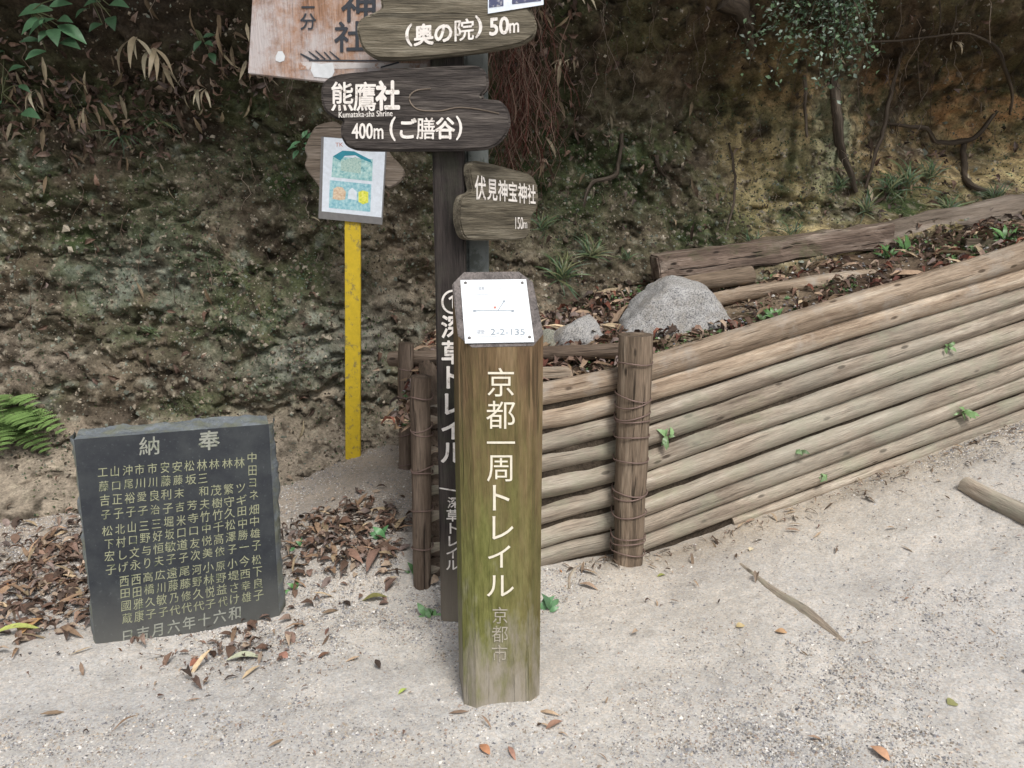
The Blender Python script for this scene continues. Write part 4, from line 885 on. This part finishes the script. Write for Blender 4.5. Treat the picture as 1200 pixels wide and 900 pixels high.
# ------------------------------------------------------------------ plants and roots
def leafmesh(paths, cols, tm, sizes, nors, ups):
    V = []; Fc = []; Cc = []; b = 0; tv, tf = tm
    for p_, c_, s_, n_, u_ in zip(paths, cols, sizes, nors, ups):
        n_ = np.array(n_)/np.linalg.norm(n_); t = np.array(u_)-n_*np.dot(u_, n_); t /= np.linalg.norm(t); s = np.cross(n_, t)
        L = (tv+[.5, 0, 0])*s_; V.append(p_+L[:, :1]*t+L[:, 1:2]*s+L[:, 2:]*n_); Fc.append(tf+b); b += len(tv); Cc.append(np.repeat([c_], len(tv), 0))
    return np.vstack(V), np.vstack(Fc), np.vstack(Cc)
LEAF8 = leaf_tmpl(.21, .12, .05, 7)
M_stem = plain('green_stem', (.09, .10, .045), .6)
def shrub(px, py, leaves, label, name='broadleaf_shrub', cat='shrub', col=(.065, .14, .07), spread=None, off=.25):
    """each leaf a part: (tip offset px, length m, colour gain)"""
    p0, n0 = BH(px, py); root = p0.copy(); o = empty(name, root, label, cat)
    hub = p0+np.array([0, -off, .03]); v, f, gc = tube([p0+[0, .05, 0], (p0+hub)/2+[0, 0, -.02], hub], [.007, .004], 8, 12, .1, 3); adopt(mk('stem', v, f, M_stem, gc=gc), o)
    for (bx_, by_, dx, dy, L, gain) in leaves:
        base = PY(bx_, by_, hub[1]+random.uniform(-.04, .04)); tip = PY(bx_+dx, by_+dy, base[1]-random.uniform(.0, .06)); u = tip-base
        nrm = np.array([random.uniform(-.3, .3), -.75, random.uniform(.4, .9)])
        v, f, c = leafmesh([base], [np.array(col)*gain], LEAF8, [np.linalg.norm(u)], [nrm], [u]); adopt(mk('leaf', v, f, M_leaf, col=c), o)
        v, f, gc = tube([hub, (hub+base)/2+[0, 0, .01], base], [.0028, .0018], 6, 8, 0, 1, caps=False); adopt(mk('leaf_stalk', v, f, M_stem, gc=gc), o)
shrub(70, 40, [(62, 12, -46, -4, 0, 1.1), (55, 22, -40, 6, 0, 1.3), (62, 0, 6, -30, 0, 1.0), (58, 8, 20, -12, 0, 1.5), (52, 22, 4, 16, 0, 1.2), (68, 30, 34, 24, 0, 1.5), (62, 34, 12, 38, 0, .9), (57, 36, -6, 20, 0, .8), (54, 60, -22, 14, 0, 1.6), (70, 50, 30, 20, 0, .7), (64, 22, -30, 20, 0, .6), (68, 24, 18, 3, 0, .7), (48, 48, -26, -2, 0, .5)], 'dark green broad leaved shrub hanging at the top left of the bank')
shrub(18, 120, [(10, 84, 15, -10, 0, 1.0), (22, 100, 15, 12, 0, .9), (26, 132, 22, 8, 0, 1.1), (2, 118, -10, 6, 0, .8), (5, 60, -14, -10, 0, .8)], 'few round dark leaves below the shrub at the left edge', off=.12)
shrub(130, 15, [(128, 6, 24, 4, 0, .9), (118, 2, -18, 10, 0, .6), (130, 20, 10, 26, 0, .5), (120, 28, -8, 22, 0, .5), (105, 10, -4, 22, 0, .45)], 'shaded leafy spray left of the big pale sign board', off=.2)
shrub(352, 172, [(352, 166, -12, -6, 0, 2.2), (354, 162, 4, -12, 0, 2.4), (356, 168, 12, -6, 0, 2.4), (354, 174, 10, 8, 0, 1.8), (350, 176, -4, 14, 0, 1.8), (348, 172, -12, 5, 0, 1.6), (357, 162, 10, -10, 0, 1.5)], 'small bright green vine beside the wooden slab and poster', 'vine', 'vine', off=.12)
shrub(240, 45, [(240, 50, 12, 8, 0, .8), (236, 48, -10, 10, 0, .8), (238, 44, 6, -12, 0, .7), (246, 62, 6, 12, 0, .6)], 'small shaded sprig high on the bank left of the pale board', off=.08)
def pinna():
    tv, tf = leaf_tmpl(.22, .05, .05, 2); tv = tv+[.5, 0, 0]; V = []; Fc = []; b = 0
    for k in range(8):
        t = k/8; L = .30*(1-t)**.8+.06
        for s_ in (-1, 1):
            a = s_*1.05; r_ = np.array([[math.cos(a), -math.sin(a), 0], [math.sin(a), math.cos(a), 0], [0, 0, 1]]); V.append((tv*[L, L*1.3, L])@r_.T+[t*.9, 0, .04*math.sin(t*3)]); Fc.append(tf+b); b += len(tv)
    V = np.vstack(V); V[:, 0] -= .5; return V, np.vstack(Fc)
PINNA = pinna()
def fern(px, py, fronds, label, col=(.155, .25, .08), L0=.4):
    p0, n0 = BH(px, py); o = empty('fern', p0, label, 'fern')
    for (dx, dy, dz, gain) in fronds:
        m = 11; t = np.linspace(0, 1, m); d = np.array([dx, dy, 0.]); path = p0+t[:, None]*d+V3(0*t, 0*t, dz*np.sin(t*2.2)-.10*t**2)
        T = np.gradient(path, axis=0); pp = []; uu = []; ss_ = []; nn = []; L = np.linalg.norm(d)
        for k in range(2, m):
            for s_ in (-1, 1):
                side = np.cross(T[k], [0, 0, 1.]); side /= np.linalg.norm(side); pp.append(path[k]); uu.append(side*s_+T[k]/np.linalg.norm(T[k])*.5+[0, 0, -.15]); nn.append(np.array([0, -.2, 1])); ss_.append(L*.42*(1-t[k])**.7*min(1, .45+t[k]*3)+.012)
        v, f, c = leafmesh(pp, pick([np.array(col)*gain], len(pp), .12), PINNA, ss_, nn, uu); fr_ = adopt(mk('frond', v, f, M_leaf, col=c), o)
        v, f, gc = tube(path, [.0028, .001], 6, 16, 0, 1, caps=False); v -= 0; mk('frond_stem', v, f, M_stem, gc=gc, parent=fr_)
fern(0, 482, [(.34, -.25, .06, 1.1), (.42, -.12, .02, 1.25), (.30, -.12, .14, 1.15), (.22, -.34, -.02, .9), (.12, -.30, -.04, .7), (.38, -.22, -.06, .75), (.16, -.2, .16, 1.0)], 'bright green fern at the left edge above the inscribed stone')
def tuft(p, n_, L, cols, label, name='grass_tuft', cat='grass', lean=(0, -.35, .7), wid=.024, group=None):
    if name == 'grass_tuft': n_ = int(n_*1.8)
    tm = leaf_tmpl(wid, .20, .008, 7); pp = [p+rng.normal(size=3)*[.015, .008, .003] for _ in range(n_)]; uu = [np.array(lean)+rng.normal(size=3)*[.42, .25, .38] for _ in range(n_)]
    nn = [np.array([random.uniform(-.8, .8), -.8, .5]) for _ in range(n_)]; v, f, c = leafmesh(pp, pick(cols, n_, .2), tm, rng.uniform(.5, 1.1, n_)*L, nn, uu)
    o = mk(name, v-p, f, M_leaf, col=c); o.location = tuple(map(float, p)); return tag(o, label, cat, group)
GR = [(.06, .11, .045), (.10, .14, .06), (.05, .085, .045), (.14, .15, .07)]
def bt(px, py, n_, L, label, **k): p, _ = BH(px, py); return tuft(p+[0, -.01, 0], n_, L, GR, label, **k)
bt(655, 325, 26, .20, 'grass tuft at the bank foot just right of the trail post top'); bt(690, 300, 18, .16, 'thin grass tuft on the bank above the leaf covered stone')
bt(1062, 218, 22, .22, 'arching grass tuft on the bank above the squared beam'); bt(1010, 248, 16, .16, 'low grass tuft left of the arching one behind the beam'); bt(1110, 245, 30, .14, 'mossy grass tuft behind the joint of beam and rotten log'); bt(925, 275, 14, .13, 'sparse grass behind the middle of the squared beam')
bt(1085, 205, 22, .17, 'grass tuft right of the arching one on the upper ledge'); bt(1160, 232, 18, .13, 'low grass by the thick root at the right bank foot'); bt(985, 222, 16, .15, 'grass at the foot of the thick dark root'); bt(880, 285, 12, .12, 'thin grass at the left end of the squared beam'); bt(1040, 230, 22, .16, 'grass tuft at the foot of the slim straight root'); bt(640, 270, 18, .15, 'grass hanging just under the small angled plank'); bt(735, 300, 12, .10, 'small grass sprig at the bank foot left of the squared beam')
bt(150, 160, 12, .14, 'small grass tuft under the dead leaves on the upper left bank', lean=(.3, -.5, .1)); bt(190, 145, 10, .13, 'sprig of grass right of the upper left tuft', lean=(.4, -.5, .1)); bt(180, 385, 8, .07, 'tiny grass sprig in the middle of the left bank', lean=(0, -.5, .4))
def seedling(p, L, label, n_=6, cols=GR, name='seedling', lean=(0, -.4, .5), wid=.22, group=None): return tuft(p, n_, L, cols, label, name, 'plant', lean, wid, group)
seedling(pf.hit(782, 512, .05), .055, 'leafy seedling growing between the fence logs right of the thick stake', 7, [(.14, .22, .10), (.17, .27, .13)])
seedling(pf.hit(935, 528, .05), .04, 'tiny seedling between fence logs right of the first one', 6, [(.14, .22, .10)], lean=(0, -.5, -.1))
seedling(pf.hit(965, 556, .045), .04, 'tiny seedling low on the fence near its middle', 6, [(.14, .22, .10)], lean=(0, -.5, -.1))
seedling(pf.hit(1112, 407, .05), .045, 'wispy seedling on the fence at right, high up', 7, [(.12, .2, .08)])
seedling(pf.hit(1130, 482, .05), .06, 'drooping seedling low on the fence at right', 8, [(.14, .24, .09)], lean=(.3, -.5, -.2))
seedling(GH(640, 715), .075, 'seedling at the foot of the trail post, right side', 7, [(.12, .25, .12)], lean=(0, -.3, .7))
seedling(GH(650, 640), .075, 'leafy seedling under the lowest fence log beside the trail post', 6, [(.12, .22, .11)], lean=(.2, -.3, .6))
seedling(GH(503, 722), .06, 'seedling left of the dark signpost foot', 7, [(.12, .24, .10)], lean=(-.3, -.3, .4))
seedling(GH(488, 672), .05, 'seedling at the foot of the front left stake', 5, [(.12, .24, .10)], lean=(-.2, -.3, .5))
seedling(GH(448, 630), .07, 'green sprig at the right end of the leaf heap', 7, [(.08, .2, .08)], lean=(-.3, -.3, .5))
seedling(GH(348, 690), .045, 'seedling at the lower left of the leaf heap, beside the stone', 5, [(.10, .26, .08)])
seedling(GH(352, 640), .045, 'seedling in the upper left of the leaf heap', 5, [(.10, .24, .10)])
for x, y, L, lab in ((890, 305, .09, 'green weed in front of the squared beam near its left end'), (960, 300, .09, 'green weed in front of the middle of the squared beam'), (1060, 296, .1, 'bushy green weed in front of the rotten log'), (1040, 302, .08, 'weed just left of the bushy one'), (905, 372, .05, 'small weed between fence and split pole'), (858, 350, .05, 'bright leaf sprig right of the boulder top'), (1175, 283, .09, 'grassy weed at the right edge above the top fence log')):
    p = GH(x, y, terr); tuft(p, 12, L*1.1, [(.09, .19, .06), (.07, .15, .05)], lab, 'weed', 'plant', (0, -.2, .7), .1)
# hanging small-leaved bush, top right
p0, _ = BH(960, 20); bush = empty('hanging_bush', p0+[0, 0, .3], 'hanging bush with small glossy leaves at the top right of the bank', 'bush')
pts = []
for (x, y) in ((905, 30), (935, 60), (960, 95), (985, 40), (1000, 75), (1015, 20), (975, 110), (925, 15), (1025, 45), (945, 30), (915, 45), (950, 70), (970, 60), (995, 55), (1010, 50), (930, 30), (975, 25), (1020, 70), (985, 90), (990, 15), (905, 90), (870, 60)):
    e = PY(x, y, p0[1]-.18+random.uniform(-.08, .05)); s = p0+[random.uniform(-.05, .05), 0, .3]; pth = np.array([s, (s+e)/2+[0, -.05, .05], e]); v, f, gc = tube(pth, [.006, .0015], 6, 16, .1, 1, caps=False)
    br = adopt(mk('branch', v, f, M_root, gc=gc), bush); cc, _t = resample(pth, 16); m = 75; base = cc[rng.integers(4, 16, m)]+rng.normal(size=(m, 3))*.045
    v, f, c = leafmesh(base, pick([(.09, .15, .08), (.13, .21, .11), (.06, .10, .06), (.26, .33, .27)], m, .3), SMALL, rng.uniform(.018, .036, m), rng.normal(size=(m, 3))*.6+[0, -.5, .7], rng.normal(size=(m, 3))+[0, 0, -.3]); fo = mk('foliage', v, f, M_leaf, col=c); fo.parent = br
# roots on the bank
def root(pts, rad, label, off=.02, seed=0):
    P_ = []
    for i, (x, y) in enumerate(pts): p_, n_ = BH(x, y); P_.append(p_+[0, -off if 0 < i < len(pts)-1 else .02, 0])
    P_ = np.array(P_); yy = P_[:, 1]; P_[1:-1, 1] = np.minimum(yy[1:-1], (yy[:-2]+yy[2:])/2)
    Q, _ = resample(P_, 26); r0 = float(np.mean(rad)); env = np.sin(np.linspace(0, np.pi, 26))[:, None]
    Q = Q+np.stack([fbm(Q*9+seed*5+j*9, 3, 300+j) for j in range(3)], -1)*(.016+r0*.9)*env*[1, .4, .6]
    parts = [tube(Q, rad, 9, 90, .45, seed)]
    for j in range(5):   # side rootlets
        k_ = random.randint(3, 22); L = random.uniform(.05, .16); d_ = np.array([random.uniform(-.8, .8), random.uniform(-.1, .1), -random.uniform(.4, 1)]); t_ = np.linspace(0, 1, 6)[:, None]
        parts.append(tube(Q[k_]+d_*L*t_+np.cumsum(rng.normal(size=(6, 3)), 0)*.006*(t_ > 0), [min(.003, r0*.4), .0008], 5, 14, .2, seed+j))
    v, f, gc = join(parts); tag(mk('exposed_root', v, f, M_root, gc=gc), label, 'root')
root([(731, 155), (722, 205), (700, 213), (688, 225), (684, 245)], [.014, .012, .008], 'bent root hooking down the bank above the leaf covered stone', seed=1)
root([(975, 92), (978, 150), (990, 190), (1006, 222)], [.030, .024, .012], 'thick dark root down the clay prow under the hanging bush', .03, 2)
root([(945, 88), (945, 150), (952, 165)], [.012, .01, .008], 'short root left of the thick one under the hanging bush', seed=3)
root([(1055, 60), (1036, 110), (1030, 150), (1020, 222)], [.008, .012, .008], 'slim straight root right of the clay prow', seed=4)
root([(1038, 140), (1075, 155), (1095, 165), (1130, 160), (1168, 130)], [.010, .014, .018, .013], 'gnarled branch slanting up across the right hollow', .05, 5)
root([(1130, 160), (1126, 195), (1135, 215), (1175, 224)], [.020, .018, .014], 'thick root curling along the bank foot at right', .05, 6)
root([(1010, 48), (1060, 50), (1118, 46), (1150, 55), (1165, 75), (1168, 115), (1182, 140)], [.008, .006, .010, .008], 'long thin root looping over the right hollow', .06, 7)
root([(1105, 0), (1095, 40), (1088, 90)], [.004, .004, .003], 'straight pale rootlet hanging at the top right', .08, 8)
root([(1122, 0), (1105, 35), (1082, 70)], [.004, .003, .003], 'slanting rootlet crossing the straight one', .1, 9)
root([(1200, 45), (1192, 70), (1184, 92)], [.004, .004, .003], 'rootlet at the right edge of the bank', .08, 10)
root([(848, 0), (868, 25), (882, 60)], [.055, .045, .02], 'thick dark tree root coming down at the top of the bank', .05, 11)
root([(856, 170), (858, 220), (848, 275)], [.006, .008, .005], 'fine root at the left of the yellow clay', .03, 12)
root([(775, 175), (772, 190), (785, 210)], [.012, .012, .008], 'short crooked root in the middle of the dark bank', .02, 13)
# bamboo leaf bunches hanging from the upper bank
for (x, y, L, lab) in ((240, 115, .17, 'bleached bamboo leaf pair hanging left of the pale board'), (160, 55, .2, 'bunch of dry bamboo leaves at the upper left'), (183, 65, .19, 'dry bamboo leaves right of the upper left bunch'), (45, 115, .16, 'dry leaf bunch under the round dark leaves'), (665, 80, .10, 'dry curled leaf hanging right of the top plank'), (672, 0, .13, 'two long dry leaves hanging at the top edge right of the sticker'), (1112, 58, .08, 'small dry leaf caught on the thin looping root')):
    p, _ = BH(x, y); tuft(p+[0, -.05, .02], 5, L, [(.42, .37, .26), (.33, .27, .18)], lab, 'dry_leaf_bunch', 'dry leaves', (0, -.2, -.8), .07)

# ------------------------------------------------------------------ ground pieces
def on_ground(pts, lift): return [GH(x, y)+[0, 0, lift] for x, y in pts]
loose('half_buried_log', on_ground([(1130, 572), (1165, 592), (1240, 628)], .018), [.034, .038, .04], M_log_low, 'half buried pale log in the path at the right edge', 'log', 12, 30, .12, 90)
loose('half_buried_root', on_ground([(868, 660), (905, 690), (945, 716), (990, 752)], -.006), [.008, .016, .022, .010], M_log_low, 'long tapering piece of wood sunk in the sand below the fence', 'wood piece', 12, 40, .15, 91)
loose('surface_root', on_ground([(667, 690), (668, 675), (680, 662), (697, 658)], -.002), [.008, .010, .004], M_log_low, 'small curved root poking from the sand left of the thick stake', 'root', 8, 24, .2, 92)
def fleaf(px, py, L, ang, col, label, wd=.25, curl=.14, name='fallen_leaf'):
    p = GH(px, py); tm = leaf_tmpl(wd, curl, .05, 8); u = np.array([math.cos(ang), math.sin(ang), 0.]); v, f, c = leafmesh([np.array([-L/2*u[0], -L/2*u[1], 0])], [col], tm, [L], [(random.uniform(-.15, .15), -.12, 1)], [u])
    v = v+[0, 0, .004-min(0, v[:, 2].min())]; o = mk(name, v, f, M_dead, col=c); o.location = tuple(map(float, p)); tag(o, label, 'leaf')
for a_ in ((22, 745, .17, .35, (.36, .40, .12), 'long yellow green leaf at the left edge below the stone', .09), (36, 738, .12, 1.3, (.45, .27, .13), 'tan curled leaf crossing the yellow green one', .2),
           (287, 774, .12, .12, (.42, .44, .32), 'pale grey green leaf in front of the stone', .13), (285, 692, .05, .5, (.45, .13, .04), 'small orange red leaf right of the stone foot', .3),
           (272, 700, .06, 1.2, (.36, .15, .07), 'orange brown leaf beside the orange red one', .3), (230, 778, .05, 1.0, (.28, .12, .08), 'small upright brown leaf below the carved date', .3),
           (380, 770, .045, .6, (.16, .09, .06), 'small curled dark leaf right of the pale grey green one', .2), (384, 742, .04, 1.4, (.16, .09, .07), 'narrow brown leaf standing apart on the gravel', .15),
           (332, 770, .05, 2.4, (.30, .16, .12), 'pinkish brown leaf left of the small curled one', .3), (440, 705, .10, .05, (.20, .19, .07), 'olive green leaf left of the dark signpost', .16),
           (472, 812, .035, .8, (.38, .46, .12), 'tiny yellow green leaf left of the trail post foot', .2), (412, 655, .16, -.75, (.26, .16, .12), 'large brown leaf slanting out of the leaf heap', .14),
           (440, 660, .18, 1.35, (.22, .14, .11), 'large brown leaf pointing down from the leaf heap', .11), (775, 676, .04, .4, (.26, .27, .09), 'small olive scrap in front of the thick stake', .2),
           (1030, 886, .06, 2.2, (.46, .27, .17), 'tan pink leaf near the lower right of the path', .3), (868, 735, .035, .3, (.50, .40, .22), 'pale yellow leaf on the path right of middle', .4),
           (915, 742, .04, 2.8, (.44, .28, .16), 'tan leaf right of the pale yellow one', .35), (1116, 826, .035, .3, (.25, .25, .11), 'mossy olive scrap at the lower right', .5),
           (568, 880, .05, 2.2, (.40, .20, .11), 'orange brown leaf below the trail post', .25), (600, 885, .06, 1.9, (.35, .2, .15), 'thin brown leaf right of the orange brown one', .12),
           (650, 852, .06, .5, (.30, .18, .13), 'brown leaf right of the trail post foot', .18), (880, 645, .03, .9, (.6, .52, .36), 'pale leaf scrap among twigs below the fence', .35),
           (148, 850, .09, 1.0, (.25, .17, .11), 'thin curved twig on the gravel at lower left', .03), (690, 690, .09, -.6, (.35, .25, .18), 'dry flat leaf beside the curved root', .12)):
    fleaf(a_[0], a_[1], a_[2], a_[3], a_[4], a_[5], a_[6])
from collections import Counter, defaultdict
G_ = {'fallen_leaf': 'single fallen leaves on the path', 'seedling': 'seedlings along the fence and path', 'grass_tuft': 'grass tufts on the bank', 'exposed_root': 'roots exposed on the bank', 'mossy_stone': 'mossy stones behind the fence', 'weed': 'weeds on the soil behind the fence', 'dry_leaf_bunch': 'dry leaf bunches hanging on the bank', 'broadleaf_shrub': 'broad leaved shrubs at the top left'}
for o in bpy.data.objects:
    b_ = o.name.split('.')[0]
    if o.parent is None and b_ in G_: o['group'] = G_[b_]
print('SCENE OK', sum(len(o.data.polygons) for o in bpy.data.objects if o.type == 'MESH'))
